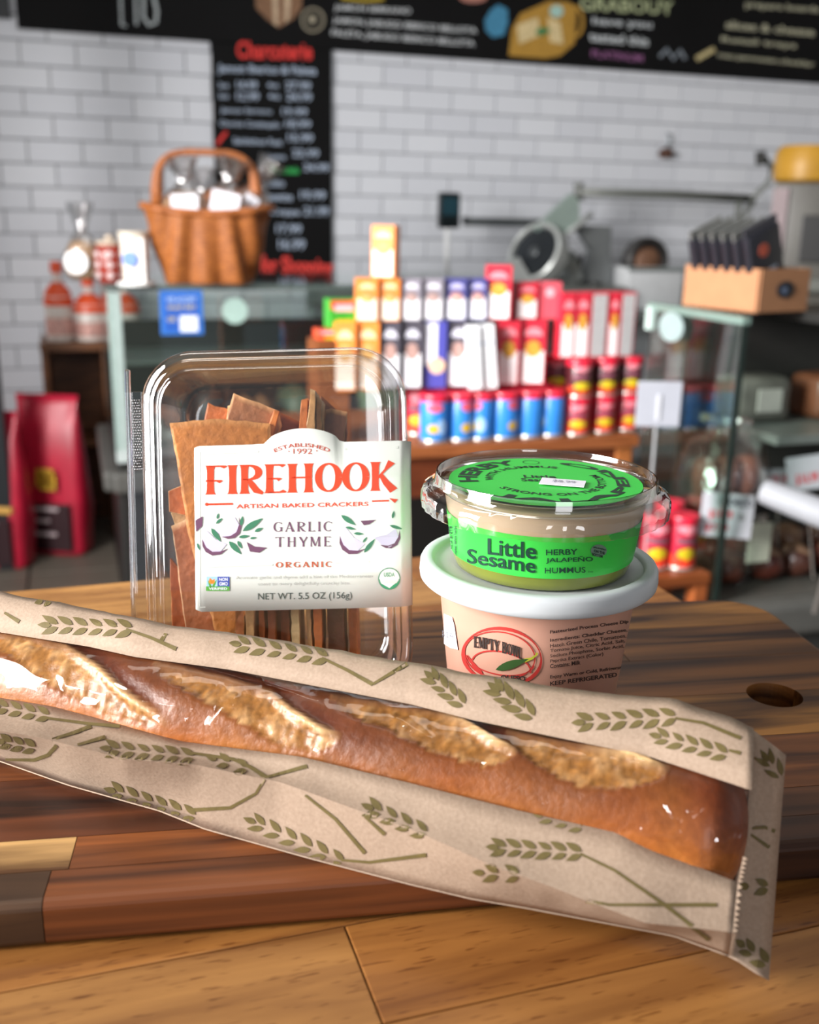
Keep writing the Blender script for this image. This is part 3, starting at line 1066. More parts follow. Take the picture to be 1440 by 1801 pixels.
# label sheet: follows the panel, then turns round the edge
LABEL = plain('#e2e6df', 0.22, var=0.015, scale=30, spec=0.9)
def bow(x):
    return -3.7 * max(0, abs(x) - .0388) ** 2
def label_z(px):
    return 0.0007 + bow((px - 482) * KB) - (0 if px < 704 else 0.009 * ((px - 704) / 20) ** 2)
top_edge = []
xs_ = [342, 346, 352] + list(range(362, 462, 20)) + list(range(464, 604, 7)) + list(range(606, 700, 6)) + list(range(702, 725, 3))
def label_top(x):
    base = lerp(785, 774, (x - 342) / 380)
    if 462 < x < 602:
        u = (x - 532) / 70
        base -= 26 * (cos(u * pi / 2) ** .62 if abs(u) < .82 else (cos(.82 * pi / 2) ** .62) * ((1 - abs(u)) / .18) ** 1.6)
    if x < 348:
        base += (348 - x) * .6
    return base
def label_bot(x):
    b = lerp(1076, 1067, (x - 345) / 380)
    return b - (350 - x) * .6 if x < 350 else b
lab = MB().grid([[lb(x + (0 if f < .5 else 2.5 * f), lerp(label_top(x), label_bot(x), f), label_z(x)) for f in (0, .25, .5, .75, 1)] for x in xs_])
obj('lid', LIDM, PET, box, smooth=50)
lab_o = fixed(obj('label', lab, LABEL, box, smooth=True))
solid(lab_o, 0.0002)
# thin grey keyline of the label
def on_label(px, py):
    p = lb(px, py, label_z(px) + 0.00012)
    return MBX @ p, ZB
PRN = [0]
def pr(name, shapes, hexc, rough=.45):
    PRN[0] += 1
    for sh in shapes:
        decal(name, [sh], on_label, plain(hexc, rough, var=.02), lab_o, 0.000012 * PRN[0])
pr('border_line', [line2([(352, label_bot(352) - 8), (712, label_bot(712) - 8)], 1.2), line2([(352, 795), (352, 1066)], 1.2), line2([(358, 797), (455, 794)], 4), line2([(607, 790), (700, 786)], 4),
                   line2([(362, 996), (480, 993)], 3.6), line2([(590, 990), (650, 988)], 3.6)], '#d5d9d2')
red = '#e2431f'
pr('brand_lettering', [fit(serif('FIREHOOK', .20, .06, 1.5, .03), 361, 816, 699, 874, slope=-.022)], red)
pr('tagline_lettering', [fit(sans('ARTISAN BAKED CRACKERS', .012), 416, 887, 648, 894.5, slope=-.02), line2([(366, 887), (410, 886)], 3.4), disc2(364, 887, 3), line2([(654, 881.5), (684, 880.5)], 3), poly2((684, 876), (700, 878), (694, 885))], red)
pr('arched_lettering', [arcfit(sans('ESTABLISHED', .014), 531, 905, 119, radians(-90 - 23.6), radians(-90 + 23.6), 6.8)], '#b4493a')
pr('year_lettering', [fit(sans('1992', 0), 516, 789, 549, 798.5), disc2(508, 794, 1.1), disc2(557, 793, 1.1)], '#b4493a')
plum = '#6d4660'
pr('flavour_lettering', [fit(serif('GARLIC', .13, .06, 1.5, .14), 481, 918, 584, 936, slope=-.012), fit(serif('THYME', .13, .06, 1.5, .18), 484, 944, 583, 962, slope=-.012)], plum)
pr('organic_lettering', [fit(serif('ORGANIC', .17, .09, 1.4, .18), 485, 988, 584, 998.5, slope=-.012)], '#bf5b3a')
pr('small_print', [fit(sans('Aromatic garlic and thyme add a hint of the Mediterranean'), 415, 1013, 655, 1020, slope=-.012), fit(sans('coast to every delightfully crunchy bite.'), 454, 1024, 616, 1031, slope=-.012)], '#b3b3ae')
pr('weight_lettering', [fit(sans('NET WT. 5.5 OZ (156g)', .0), 454, 1043, 619, 1058, slope=-.014)], '#3c463f')
def bulb(cx, cy, r, ang):
    """garlic clove: pale body with a plum crescent"""
    c, s_ = cos(ang), sin(ang)
    pale = [(cx + (x * c - y * s_) * r, cy + (x * s_ + y * c) * r) for x, y in [(-1, -.15), (-.8, .5), (-.2, .8), (.5, .7), (1.0, .1), (.7, -.05), (.1, -.3), (-.5, -.9), (-.75, -1.1)]]
    dark = [(cx + (x * c - y * s_) * r, cy + (x * s_ + y * c) * r) for x, y in [(-1.05, -.35), (-1.02, .25), (-.75, .75), (-.2, 1.05), (.5, .95), (1.15, .45), (.5, .7), (-.2, .72), (-.7, .35)]]
    return poly2(*pale), poly2(*dark)
b = [bulb(378, 955, 21, 0), bulb(404, 927, 20, -1.2), bulb(620, 952, 22, .1), bulb(684, 945, 19, -1.0)]
pr('clove_body_print', [q[0] for q in b], '#d3cae6')
pr('clove_skin_print', [q[1] for q in b] + [poly2((434, 953), (448, 961), (470, 963), (456, 972), (440, 970)), poly2((344, 915), (357, 908), (356, 925), (345, 936)), poly2((634, 916), (662, 914), (650, 922), (640, 924))], plum)
pr('thyme_leaf_print', [leaf(427, 934, 463, 911, 11), leaf(372, 929, 389, 953, 9), leaf(420, 945, 440, 942, 6), leaf(448, 935, 463, 928, 6), leaf(403, 952, 425, 975, 10), leaf(418, 951, 426, 965, 6),
                        leaf(424, 925, 427, 907, 6), leaf(380, 921, 392, 911, 5), leaf(382, 913, 385, 902, 4), leaf(440, 947, 452, 945, 4), leaf(347, 955, 352, 968, 4),
                        leaf(600, 906, 626, 924, 9), leaf(608, 927, 626, 931, 5), leaf(622, 938, 640, 939, 5), leaf(640, 972, 660, 947, 8), leaf(685, 924, 709, 931, 6), leaf(690, 912, 693, 898, 5), leaf(638, 954, 646, 944, 4)], '#3d7a5c')
pr('seal_ring_print', [disc2(684.5, 1018, 19.5)], '#4d8f6a')
pr('seal_field_print', [disc2(684.5, 1018, 17.8)], '#f4f7f2')
pr('seal_band_print', [disc2(684.5, 1018.3, 17.6, n=20, a0=.02, a1=pi - .02), fit(sans('USDA', .02), 675, 1007, 694, 1014.5)], '#2f9a68')
seal_t = decal('seal_lettering', [fit(sans('ORGANIC', .02), 671, 1020, 698, 1026)], on_label, plain('#f4f7f2', .5), lab_o, 0.00032)
pr('badge_field_print', [poly2((364, 1014), (383, 1014), (383, 1037), (364, 1037))], '#9fc7e4')
pr('badge_blue_print', [poly2((383, 1014), (404, 1014), (404, 1032), (383, 1032))], '#3c4fa8')
pr('badge_green_print', [poly2((363, 1031), (404, 1031), (404, 1039), (363, 1039)), leaf(373, 1036, 366, 1020, 4), leaf(373, 1036, 382, 1019, 4)], '#57a03f')
pr('badge_flower_print', [leaf(372, 1027, 370, 1016, 7), leaf(373, 1027, 378, 1018, 6)], '#df8a2c')
decal('badge_lettering', [fit(sans('NON', .02), 386, 1016, 401, 1021.5), fit(sans('GMO', .02), 386, 1023.5, 401, 1029.5), fit(sans('VERIFIED', .02), 368, 1033, 400, 1037)], on_label, plain('#eef2fa', .5), lab_o, 0.00032)
# crackers standing inside (outline in photo pixels on the box face, depth from front, thickness)
CRK = vcol('toasted_cracker', rough=.55, bump=.5, bscale=240)
def cracker(poly, z, th, face, rim, where, nrm=None):
    o_ = thing('cracker', where, 'cracker', group='crackers inside the clear container', mat=MBX.copy())
    mb = MB()
    n = len(poly)
    # subdivide outline for an uneven broken edge
    pts = []
    for i in range(n):
        (ax, ay), (bx, by) = poly[i], poly[(i + 1) % n]
        m_ = max(1, int(sqrt((bx - ax) ** 2 + (by - ay) ** 2) / 14))
        for k in range(m_):
            f = k / m_
            q = Vector((lerp(ax, bx, f), lerp(ay, by, f), z * 999))
            j = noise.noise(q * .06) * 2.2
            pts.append((q.x + j, q.y + noise.noise(q * .06 + Vector((9, 2, 1))) * 2.2))
    front = [lb(x, y, z) for x, y in pts]
    c = sum(front, Vector()) / len(front)
    inner = [c.lerp(p, .93) + Vector((0, 0, .0004)) for p in front]
    back = [p + Vector((0, 0, -th)) for p in front]
    m_ = len(front)
    mb.v = inner + front + back
    mb.f.append(tuple(range(m_)))
    for i in range(m_):
        j = (i + 1) % m_
        mb.f.append((i, j, m_ + j, m_ + i)); mb.f.append((m_ + i, m_ + j, 2 * m_ + j, 2 * m_ + i))
    mb.f.append(tuple(range(3 * m_ - 1, 2 * m_ - 1, -1)))
    ob = obj('slab', mb, CRK, o_)
    ca = ob.data.color_attributes.new('col', 'FLOAT_COLOR', 'POINT')
    fc, rc = Vector(lin(face)[:3]), Vector(lin(rim)[:3])
    for i, v in enumerate(ob.data.vertices):
        k = 1.25 + .6 * noise.noise(v.co * 60)
        c3 = (fc if i < m_ else fc.lerp(rc, .75 if i < 2 * m_ else .55)) * k
        ca.data[i].color = (max(0, c3.x), max(0, c3.y), max(0, c3.z), 1)
    return o_
YBP = 930 - (ybot_l + .004) / KB
DK, OR, BR, CM = '#7c4526', '#bd6f35', '#96582e', '#d8b98b'
cracker([(289, 740), (378, 733), (470, 742), (470, 1000), (400, 1130), (372, 1120), (322, 940), (306, 835)], -.012, .0035, '#b4702f', '#cf9558', 'largest flat cracker facing out beside the label edge')
cracker([(282, 862), (312, 850), (317, 908), (284, 900)], -.0175, .003, '#b05f2b', CM, 'small orange cracker chip poking out at mid height by the hinge')
cracker([(288, 925), (325, 908), (348, 1000), (384, 1090), (404, YBP), (330, YBP), (300, 1010)], -.0175, .0035, '#9a5a33', CM, 'salted flat cracker leaning low behind the largest cracker')
cracker([(283, 902), (318, 895), (322, 922), (292, 930)], -.0225, .003, '#cfa878', CM, 'pale cracker fragment squeezed above the salted flat cracker')
cracker([(281, 985), (302, 1010), (325, 1095), (330, YBP), (290, YBP)], -.0225, .003, '#a05226', OR, 'dark orange cracker at the bottom corner by the hinge')
cracker([(338, 735), (346, 698), (388, 712), (390, 900), (340, 900)], -.030, .0032, '#b4632b', OR, 'orange cracker peeking out behind the largest cracker at the top')
cracker([(400, 684), (478, 715), (488, 742), (468, 800), (450, 1000), (380, 1000), (388, 720)], -.019, .0036, '#96603a', '#d9a772', 'tall brown cracker with a salt crystal near its top corner')
cracker([(387, 706), (396, 703), (384, 800), (384, 1000), (374, 1000), (374, 790)], -.0235, .006, '#d59a60', CM, 'thin pale cracker edge next to the tall brown cracker')
cracker([(475, 716), (484, 718), (466, 790), (460, 1000), (448, 1000), (452, 790)], -.0138, .0045, '#c97434', OR, 'slim orange cracker edge slanting above the label arch')
cracker([(484, 717), (522, 736), (522, 1000), (470, 1000), (470, 780)], -.026, .0035, '#84452a', OR, 'dark reddish cracker behind the slim slanting orange edge')
cracker([(524, 698), (535, 695), (532, 1000), (518, 1000), (520, 760)], -.016, .022, '#bf6d33', OR, 'orange cracker edge under the arch just before the tallest edge')
cracker([(541, 678), (550, 681), (546, 1000), (533, 1000), (534, 758)], -.014, .026, '#d5a066', CM, 'tallest thin pale cracker edge above the label arch')
cracker([(552, 690), (561, 698), (556, 1000), (547, 1000)], -.017, .022, '#b88450', CM, 'short tan cracker edge wedged beside the tallest edge')
cracker([(551, 680), (566, 692), (602, 722), (600, 1000), (556, 1000)], -.042, .0035, '#6b4026', BR, 'dark brown cracker with slanted top behind the tallest edge')
cracker([(567, 714), (578, 712), (606, 718), (596, 800), (590, 1000), (558, 1000), (560, 775)], -.020, .004, '#5f3820', '#cf9a66', 'dark cracker with curled pale rim beside the empty corner')
cracker([(431, 762), (444, 754), (456, 776), (452, 800), (434, 800)], -.0136, .003, '#dcc497', CM, 'little cream cracker crumb resting on the label top edge')
for x0_, x1_, c1, c2, zz, txt in [(404, 420, '#9a5c30', CM, -.012, 'brown cracker edge lowest in the row beneath the label start'), (424, 440, '#c9a06c', CM, -.010, 'tan cracker edge under the label below the first flavour word'),
                                  (446, 456, '#b96a34', OR, -.013, 'thin orange cracker edge under the net weight text start'), (462, 476, '#8b4b28', OR, -.012, 'dark cracker edge under the net weight figures'),
                                  (484, 500, '#7a4224', BR, -.016, 'very dark cracker edge in the middle beneath the label'), (505, 521, '#d9bd8a', CM, -.009, 'pale cream cracker edge beneath the label centre'),
                                  (532, 541, '#cda874', CM, -.012, 'small beige cracker edge beneath the weight text end'), (545, 560, '#b9662f', OR, -.010, 'orange cracker edge beneath the label beyond the beige one'),
                                  (568, 600, '#5c3520', DK, -.014, 'broad dark cracker beneath the label near the empty corner'), (606, 622, '#a9612f', OR, -.018, 'last orange cracker edge beneath the label before the corner')]:
    cracker([(x0_, 1010), (x1_, 1010), (x1_ + 6, YBP), (x0_ + 8, YBP)], zz, .028, c1, c2, txt)
# ================================================================== tubs
c0 = U(945, 1003, 0.518)
cx, cy = c0.x, c0.y
TUBX = Vector((cx, cy, BOARD))
def lathe_mb(prof, c, n=96, rib=None):
    return MB().lathe(prof, n, c, rib=rib)
q_tub = thing('queso_tub', 'peach coloured dip tub with white snap lid under the hummus', 'food tub', TUBX)
DH = .0087
qprof = [(.0380, 0.0004), (.0400, .0006), (.0415, .0035), (.0423, .010), (.0497, .069 + DH), (.0502, .0725 + DH)]
dipm = plain('#d3a18c', 0.35, var=.05, scale=60)
body = obj('tub_body', MB().lathe(qprof, 96), dipm, q_tub, smooth=45)
WHT = plain('#cdd3d6', 0.38, var=.02, scale=50)
lidw = obj('lid', MB().lathe([(r_, z_ + DH) for r_, z_ in [(.0505, .0700), (.0585, .0702), (.0594, .0712), (.0597, .0735), (.0594, .0780), (.0585, .0797), (.0570, .0804), (.0540, .0804), (.0528, .0798), (.0522, .0780), (.0510, .0775), (0, .0775)]], 96), WHT, q_tub, smooth=45)
wm = MB(); wm.v = [v + TUBX for v in MB().lathe(qprof, 96).v]; wm.f = MB().lathe(qprof, 96).f
on_tub = on_mesh(wm)
rd, bk = plain('#c23a35', .5, var=.15), plain('#3d3330', .5)
def ring2(cx_, cy_, rx, ry, wd, n=40, a0=0, a1=2 * pi, rot=0.0, wob_=0.0):
    p = []
    for i in range(n + 1):
        a = lerp(a0, a1, i / n)
        x, y = rx * cos(a), ry * sin(a)
        p.append((cx_ + x * cos(rot) - y * sin(rot), cy_ + x * sin(rot) + y * cos(rot), wd * (1 + wob_ * sin(3 * a))))
    return strip(p)
decal('logo_ring_print', [ring2(883, 1154, 69, 49, 4.0, rot=.16, wob_=.5), ring2(879, 1152, 62, 41, 2.2, rot=.16), ring2(882, 1172, 52, 26, 2.6, a0=pi * 1.0, a1=2 * pi, rot=.22), ring2(880, 1158, 60, 28, 2.2, a0=.05, a1=pi * .95, rot=.18),
                          poly2((822, 1150), (830, 1160), (848, 1180), (852, 1190), (834, 1178))], on_tub, rd, body, .0004)
decal('logo_lettering', [(lambda t: ([(x, y + 14 * ((x - 833) / 90) ** 2 + .10 * (x - 833)) for x, y in t[0]], t[1]))(fit(serif('EMPTY BOWL', .24, .10, 1.35, .05), 834, 1117, 920, 1138)), fit(serif('KELCO', .3, .14, 1.4, .05), 881, 1186, 925, 1198)][:1] , on_tub, bk, body, .0005)
decal('pepper_print', [leaf(872, 1177, 930, 1158, 15, 8)], on_tub, plain('#3a5b2f', .4), body, .0006)
decal('pepper_stem_print', [strip([(922, 1161, 7), (935, 1157, 4), (943, 1151, 3), (944, 1147, 4)])], on_tub, plain('#b9bd3a', .4), body, .0006)
decal('logo_subtitle_lettering', [fit(sans('QUESO', .04), 881, 1186, 924, 1197, slope=.05)], on_tub, bk, body, .0005)
sl = -.135
decal('ingredient_lettering', [fit(sans(t_, bo), 967, y_, x1_, y_ + 7.5, slope=sl) for t_, x1_, y_, bo in [
    ('Pasteurized Process Cheese Dip', 1104, 1108, .02), ('Ingredients: Cheddar Cheese,', 1102, 1122.5, .018), ('Hatch Green Chile, Tomatoes,', 1100, 1132, .006), ('Tomato Juice, Citric Acid, Salt,', 1098, 1141, .006),
    ('Sodium Phosphate, Sorbic Acid,', 1096, 1150, .006), ('Paprika Extract (Color)', 1060, 1159, .006), ('Contains: Milk', 1020, 1167.5, .018), ('Enjoy Warm or Cold, Refrigerate', 1096, 1187, .02), ('KEEP REFRIGERATED', 1084, 1198, .02)]],
    on_tub, plain('#4a3a36', .5), body, .0004)
decal('price_sticker', [([(x, y) for x, y in [(774, 1075), (783, 1079), (797, 1085), (801, 1100), (807, 1142), (794, 1139), (783, 1132)]], [(0, 1, 6), (1, 2, 3), (1, 3, 5, 6), (3, 4, 5)])], on_tub, plain('#f1f1f6', .5, var=.02), body, .0007)
decal('price_lettering', [fit(sans('$10.99', .0), 780, 1108, 799, 1120, slope=.3)], on_tub, plain('#8c8f9c', .5), body, .0010)

HB = Vector((cx + .0012, cy - .001, BOARD + .0778 + DH))
hum = thing('hummus_tub', 'green banded hummus tub with clear lid on top of the dip tub', 'food tub', HB)
pb = [(.0405, 0), (.0428, .0010), (.0440, .004), (.0452, .0085)]
pu_ = [(.0452, .0085), (.0478, .0275), (.0494, .037)]
OLV = plain('#7c8435', 0.25, var=.08, scale=80, coat=.4)
obj('lower_body', MB().lathe(pb + [(.0, .0086)], 96), OLV, hum, smooth=45)
hb_o = obj('upper_body', MB().lathe(pu_, 96), plain('#cdb596', 0.3, var=.03, scale=40, coat=.4), hum, smooth=45)
GRN = plain('#3fd14e', 0.30, var=.03, scale=30)
lp = [(.04535, .0075), (.0459, .0110), (.0481, .0270), (.0483, .0282)]
band = obj('label_band', MB().lathe(lp, 96, close=False), GRN, hum, smooth=True)
wb = MB(); g_ = MB().lathe(lp, 96, close=False); wb.v = [v + HB for v in g_.v]; wb.f = g_.f
on_band = on_mesh(wb)
DG = plain('#123f33', .45)
def bpr(name, shapes, m=DG, off=.0004):
    for sh in shapes:
        decal(name, [sh], on_band, m, band, off)
bpr('brand_lettering', [fit(sans('Little', .016), 858, 946, 943, 975, slope=.10), fit(sans('Sesame', .016), 822, 964, 942, 990, slope=.15)])
bpr('flavour_lettering', [fit(sans('HERBY', .016), 960, 966, 1015, 976, slope=-.02), fit(sans('JALAPEÑO', .016), 960, 979, 1042, 991, slope=-.025), fit(sans('HUMMUS', .006), 958, 998, 1029, 1008, slope=-.02), fit(sans('8 OZ', .02), 1034, 1004, 1042, 1006)])
bpr('stamp_print', [disc2(1052, 968, 14, 11)], plain('#6f8f7c', .5), .0004)
bpr('stamp_lettering', [fit(sans('JALAPEÑO', .03), 1042, 959, 1064, 963, slope=.25), fit(sans('ON THE', .03), 1043, 965, 1062, 970, slope=.25), fit(sans('BOTTOM', .03), 1040, 971, 1058, 976, slope=.25)], plain('#1c3a2e', .5), .0007)
bpr('side_lettering', [([(x0_ + (y - 0) * 0 + (yy) * 6, lerp(985, 925, xx)) for xx, yy in [((v[0] - mn0) / (mx0 - mn0), 1 - (v[1] - mn1) / (mx1 - mn1)) for v in tt[0]]], tt[1])
                       for x0_, tt in [(790, sans('INGREDIENTS', .03)), (799, sans('chickpeas tahini herbs', .02))]
                       for y in [0] for mn0, mx0, mn1, mx1 in [(min(v[0] for v in tt[0]), max(v[0] for v in tt[0]), min(v[1] for v in tt[0]), max(v[1] for v in tt[0]))]])
# clear lid
def ribs(j, a):
    return .00055 * (1 if (int(a / (2 * pi) * 76) % 2) else 0) if j in (1, 2, 3) else 0
lidp = [(.0600, .0298), (.0604, .0300), (.0607, .0330), (.0605, .0362), (.0600, .0388), (.0575, .0400), (.0557, .0405), (.0545, .0425), (.0541, .0460), (.0537, .0468), (.0530, .0468), (.0526, .0460), (.0521, .0432), (.0512, .0425), (0, .0425)]
hl = obj('clear_lid', MB().lathe(lidp, 152, rib=ribs, close=False), PET, hum, smooth=50)
obj('lid_inner_seal', MB().lathe([(.0495, .0372), (.0507, .0380), (.0512, .0400), (.0505, .0412)], 96, close=False), PET, hum, smooth=True)
obj('hummus', MB().lathe([(.0485, .0355), (.0485, .0382), (.044, .0385), (0, .0384)], 64), plain('#c9b48c', .5, var=.08, scale=90, bump=.4), hum, smooth=True)
disc_l = obj('lid_label', MB().lathe([(.0472, .0427), (.0472, .0429), (0, .0429)], 72), GRN, hum, smooth=30)
def ld(name, shapes, m, z=.0431):
    mb = MB()
    for vs, fs in shapes:
        mb.add([(x, y, z) for x, y in vs], fs)
    return obj(name, mb, m, disc_l, fixn=False)
BKG = plain('#12301f', .5)
ld('flavour_lettering', [arcfit(sans('HERBY', .035), 0, 0, .0335, radians(190), radians(108), .0095)], BKG)
ld('flavour_lettering', [arcfit(sans('JALAPEÑO', .035), 0, 0, .0430, radians(228), radians(432), .0095, up=False)], BKG)
ld('inner_lettering', [arcfit(sans('WITH HUMMUS', .02), 0, 0, .0255, radians(185), radians(70), .0042), arcfit(sans('STRONG ON THE BOTTOM', .02), 0, 0, .0297, radians(215), radians(385), .0042, up=False)], BKG)
ld('brand_lettering', [fit(sans('Little', .02), -.010, .0095, .006, .0035), fit(sans('Sesame', .02), -.012, .0025, .008, -.0035)], BKG)
ld('emblem_print', [ring2(-.003, .0375, .0042, .0042, .0004)], BKG)
stk = obj('price_sticker', MB().box((0, 0, .0438), (.0215, .0125, .0003)), plain('#eceaf4', .5), disc_l)
stk.location = (.0075, -.0075, 0); stk.rotation_euler = (0, 0, radians(-14))
mb = MB(); t_ = fit(sans('$8.99', .0), -.005, .003, .006, -.002); mb.add([(x, y, .0442) for x, y in t_[0]], t_[1])
o_ = obj('price_lettering', mb, plain('#9a98a8', .5), disc_l, fixn=False); o_.location = (.0075, -.0075, 0); o_.rotation_euler = (0, 0, radians(-14))
# ================================================================== chalkboards on the tile wall
BCH = B_WALL - 0.03
CHK = plain('#060607', .75, var=.25, scale=5, spec=.2)
def wall_rect(x0, y0, x1, y1, b=BCH):
    """shop-frame rectangle from two photo corners on the wall plane"""
    p, q = hitn(x0, y0, b), hitn(x1, y1, b)
    return p.dot(DV), q.dot(DV), q.z, p.z
zb = sum(hitn(x, y, BCH).z for x, y in ((40, 52), (300, 66), (640, 86), (900, 106), (1200, 131), (1400, 149))) / 6
a_l = hitn(30, 40, BCH).dot(DV)
mural = thing('chalk_mural_board', 'long black chalk mural board high on the tile wall', 'chalkboard', S((a_l + 4.4) / 2, BCH, zb), YAW)
obj('panel', MB().box((0, 0.01, .5), (4.4 - a_l, .02, 1.0), bev=.002), CHK, mural)
bn = hitn(0, 30, BCH)
gp = struct('trim_2', MB().box(S(a_l - .62, BCH + .01, zb + .53), (1.2, .02, 1.0), YAW, bev=.002), plain('#26292c', .5), 'dark grey panel next to the chalk mural')
on_board = on_plane(S(0, BCH - .0012, 1), NV)
def chalk(name, shapes, hexc, parent, off=.001):
    for sh in shapes:
        decal(name, [sh], on_board, plain(hexc, .9, var=.3, scale=150), parent, off)
def hand(s, x0, y0, x1, y1, slope=.06, bold=.0):
    return fit(sans(s, bold), x0, y0, x1, y1, slope=slope)
chalk('crest_drawing', [poly2((447, -30), (532, -26), (530, 15), (515, 34), (490, 49), (468, 33), (450, 14))], '#7d5d45', mural)
chalk('crest_stripe_drawing', [poly2((478, -30), (488, -30), (489, 46), (481, 42)), poly2((500, -30), (512, -30), (508, 34), (500, 41))], '#b9a287', mural, .002)
chalk('seal_drawing', [ring2(550, 35, 19, 20, 4), disc2(549, 34, 8)], '#8d8674', mural)
chalk('heading_lettering', [hand('JAMON SERRANO', 588, 8, 722, 20, .05, .02), hand('JAMON, JABUGO IBERICO BELLOTA', 586, 30, 838, 43, .075, .02), hand('PALETA, JABUGO IBERICO BELLOTA', 583, 52, 834, 65, .078, .02)], '#c9cdd0', mural)
chalk('yellow_squiggle_drawing', [line2([(600, -4), (640, 1), (675, -2)], 5)], '#bda23a', mural)
chalk('pink_blob_drawing', [disc2(832, -4, 24, 9)], '#a97468', mural)
chalk('blue_stamp_drawing', [poly2((852, 36), (862, 18), (876, 8), (892, 16), (893, 38), (886, 62), (866, 66), (854, 54))], '#3f7fa0', mural)
chalk('jug_drawing', [poly2((894, 98), (900, 50), (915, 24), (965, 2), (1002, 4), (1014, 18), (1010, 76), (985, 98), (958, 103))], '#a88032', mural)
chalk('jug_handle_drawing', [ring2(1010, 38, 14, 26, 6)], '#a88032', mural, .002)
chalk('jug_cap_drawing', [disc2(978, 20, 12, 11)], '#9fc2b8', mural, .003)
chalk('jug_label_drawing', [poly2((908, 44), (945, 30), (950, 62), (912, 78)), poly2((962, 30), (985, 40), (990, 78), (966, 74))], '#cdb98a', mural, .003)
chalk('jug_olive_drawing', [leaf(940, 58, 968, 52, 14)], '#3f7a4a', mural, .004)
chalk('green_lettering', [hand('GRABOUY', 1020, -6, 1184, 18, .05, .02)], '#a9b28a', mural)
chalk('white_script_lettering', [hand('have you', 1042, 30, 1146, 46, .07, .02), hand('tasted this', 1036, 56, 1140, 72, .09, .02)], '#c7cdd0', mural)
chalk('purple_lettering', [hand('PLATINUM', 1040, 88, 1130, 100, .1, .02)], '#8d5a86', mural)
chalk('grey_scribble_drawing', [line2([(1160, 100), (1172, 86), (1184, 104), (1196, 88), (1204, 104)], 6)], '#7f8790', mural)
chalk('cream_lettering', [hand('prepare boards', 1310, 2, 1440, 16, .07, .02), hand('slices & cheese', 1276, 36, 1432, 50, .09, .02), hand('Retail trays', 1268, 64, 1400, 76, .09, .02), hand('mac.parmesan.cheddar', 1262, 92, 1432, 103, .1, .02)], '#b5b39a', mural)
chalk('tan_crayon_drawing', [line2([(1224, 104), (1256, 86)], 9)], '#b9ab7d', mural)
chalk('white_loop_drawing', [line2([(212, -6), (214, 44), (222, 46)], 5), line2([(238, -6), (240, 44)], 5), line2([(252, -6), (252, 30), (262, 44), (274, 40), (276, 20), (270, -6)], 6)], '#aeb6b8', mural)

ax0, ax1, az0, az1 = wall_rect(376, 74, 588, 495)
ax0, ax1 = hitn(378, 280, BCH).dot(DV), hitn(584, 280, BCH).dot(DV)
price = thing('price_chalkboard', 'tall narrow black price chalkboard behind the basket', 'chalkboard', S((ax0 + ax1) / 2, BCH, az0), YAW)
obj('panel', MB().box((0, .01, (zb - .002 - az0) / 2), (ax1 - ax0, .018, zb - .002 - az0), bev=.002), CHK, price)
def ch2(name, shapes, hexc):
    for sh in shapes:
        decal(name, [sh], on_board, plain(hexc, .9, var=.3, scale=150), price, .001)
ch2('title_lettering', [hand('Charcuterie', 416, 72, 549, 103, .02, .03)], '#d63a36')
pale = '#aab8cc'
for k, (s_, x0, y0, x1, y1) in enumerate([('Jamon Iberico & Paleta', 383, 112, 556, 131), ('2oz', 384, 145, 402, 154), ('14.99', 416, 142, 452, 156), ('4oz', 470, 145, 490, 154), ('27.99', 502, 143, 546, 157),
                                          ('2oz', 384, 164, 402, 173), ('12.99', 416, 162, 455, 176), ('4oz', 472, 164, 492, 174), ('24.99', 504, 163, 548, 177), ('Jamon Serrano', 388, 189, 478, 200), ('19.99', 496, 190, 540, 202),
                                          ('Chorizo Cantimpalo', 386, 212, 492, 224), ('18.99', 502, 211, 546, 224), ('Salchichon Fuet', 410, 242, 496, 253), ('15.99', 506, 235, 550, 249), ('Lomo', 470, 270, 502, 280), ('22.99', 514, 262, 560, 276),
                                          ('24.99', 534, 287, 578, 301), ('Prosciutto', 452, 314, 500, 327), ('Rosette', 458, 338, 514, 352), ('19.99', 528, 335, 572, 350), ('Coppa', 474, 366, 528, 380), ('21.99', 534, 363, 578, 379),
                                          ('17.99', 486, 394, 530, 410), ('16.99', 490, 420, 536, 438)]):
    ch2('menu_lettering', [hand(s_, x0, y0, x1, y1, .03, .02)], pale)
ch2('red_tick_drawing', [line2([(381, 254), (398, 232)], 6)], '#d63a36')
ch2('green_lettering', [hand('Specials', 476, 292, 526, 308, .03, .05)], '#2f9a4e')
ch2('thanks_lettering', [hand('Thanks for Shopping', 380, 444, 585, 486, .05, .035)], '#e0433d')

# ================================================================== deli case on the left
STEEL = plain('#9aa1a3', .35, metal=.6, scale=12)
DARKM = plain('#1b1a19', .5)
GREYM = plain('#4f4f4c', .5, scale=10)
fc = U(187, 502, 2.75)
la, lb_, lz = fc.dot(DV), fc.dot(NV), fc.z
case = thing('deli_case', 'glass fronted deli case carrying the wicker basket', 'display case', S(la, lb_, 0), YAW)
CL, CDp = 1.28, 0.72
obj('base', MB().box((CL / 2, CDp / 2 + .02, .26), (CL, CDp - .04, .52), bev=.01), DARKM, case)
obj('bumper', MB().box((CL / 2, -.005, .47), (CL + .03, .05, .06), bev=.012).box((-.015, CDp / 2, .47), (.05, CDp, .06), bev=.012), GREYM, case)
obj('deck', MB().box((CL / 2, CDp / 2, .545), (CL - .04, CDp - .06, .03)), STEEL, case)
obj('front_glass', MB().box((CL / 2, .004, (.56 + lz - .02) / 2), (CL, .008, lz - .58)), GLASS, case)
obj('end_glass', MB().box((.004, CDp / 2, (.56 + lz - .02) / 2), (.008, CDp, lz - .58)), GLASS, case)
obj('top_glass', MB().box((CL / 2, CDp / 2, lz - .005), (CL + .01, CDp, .010), bev=.002), GLASS, case)
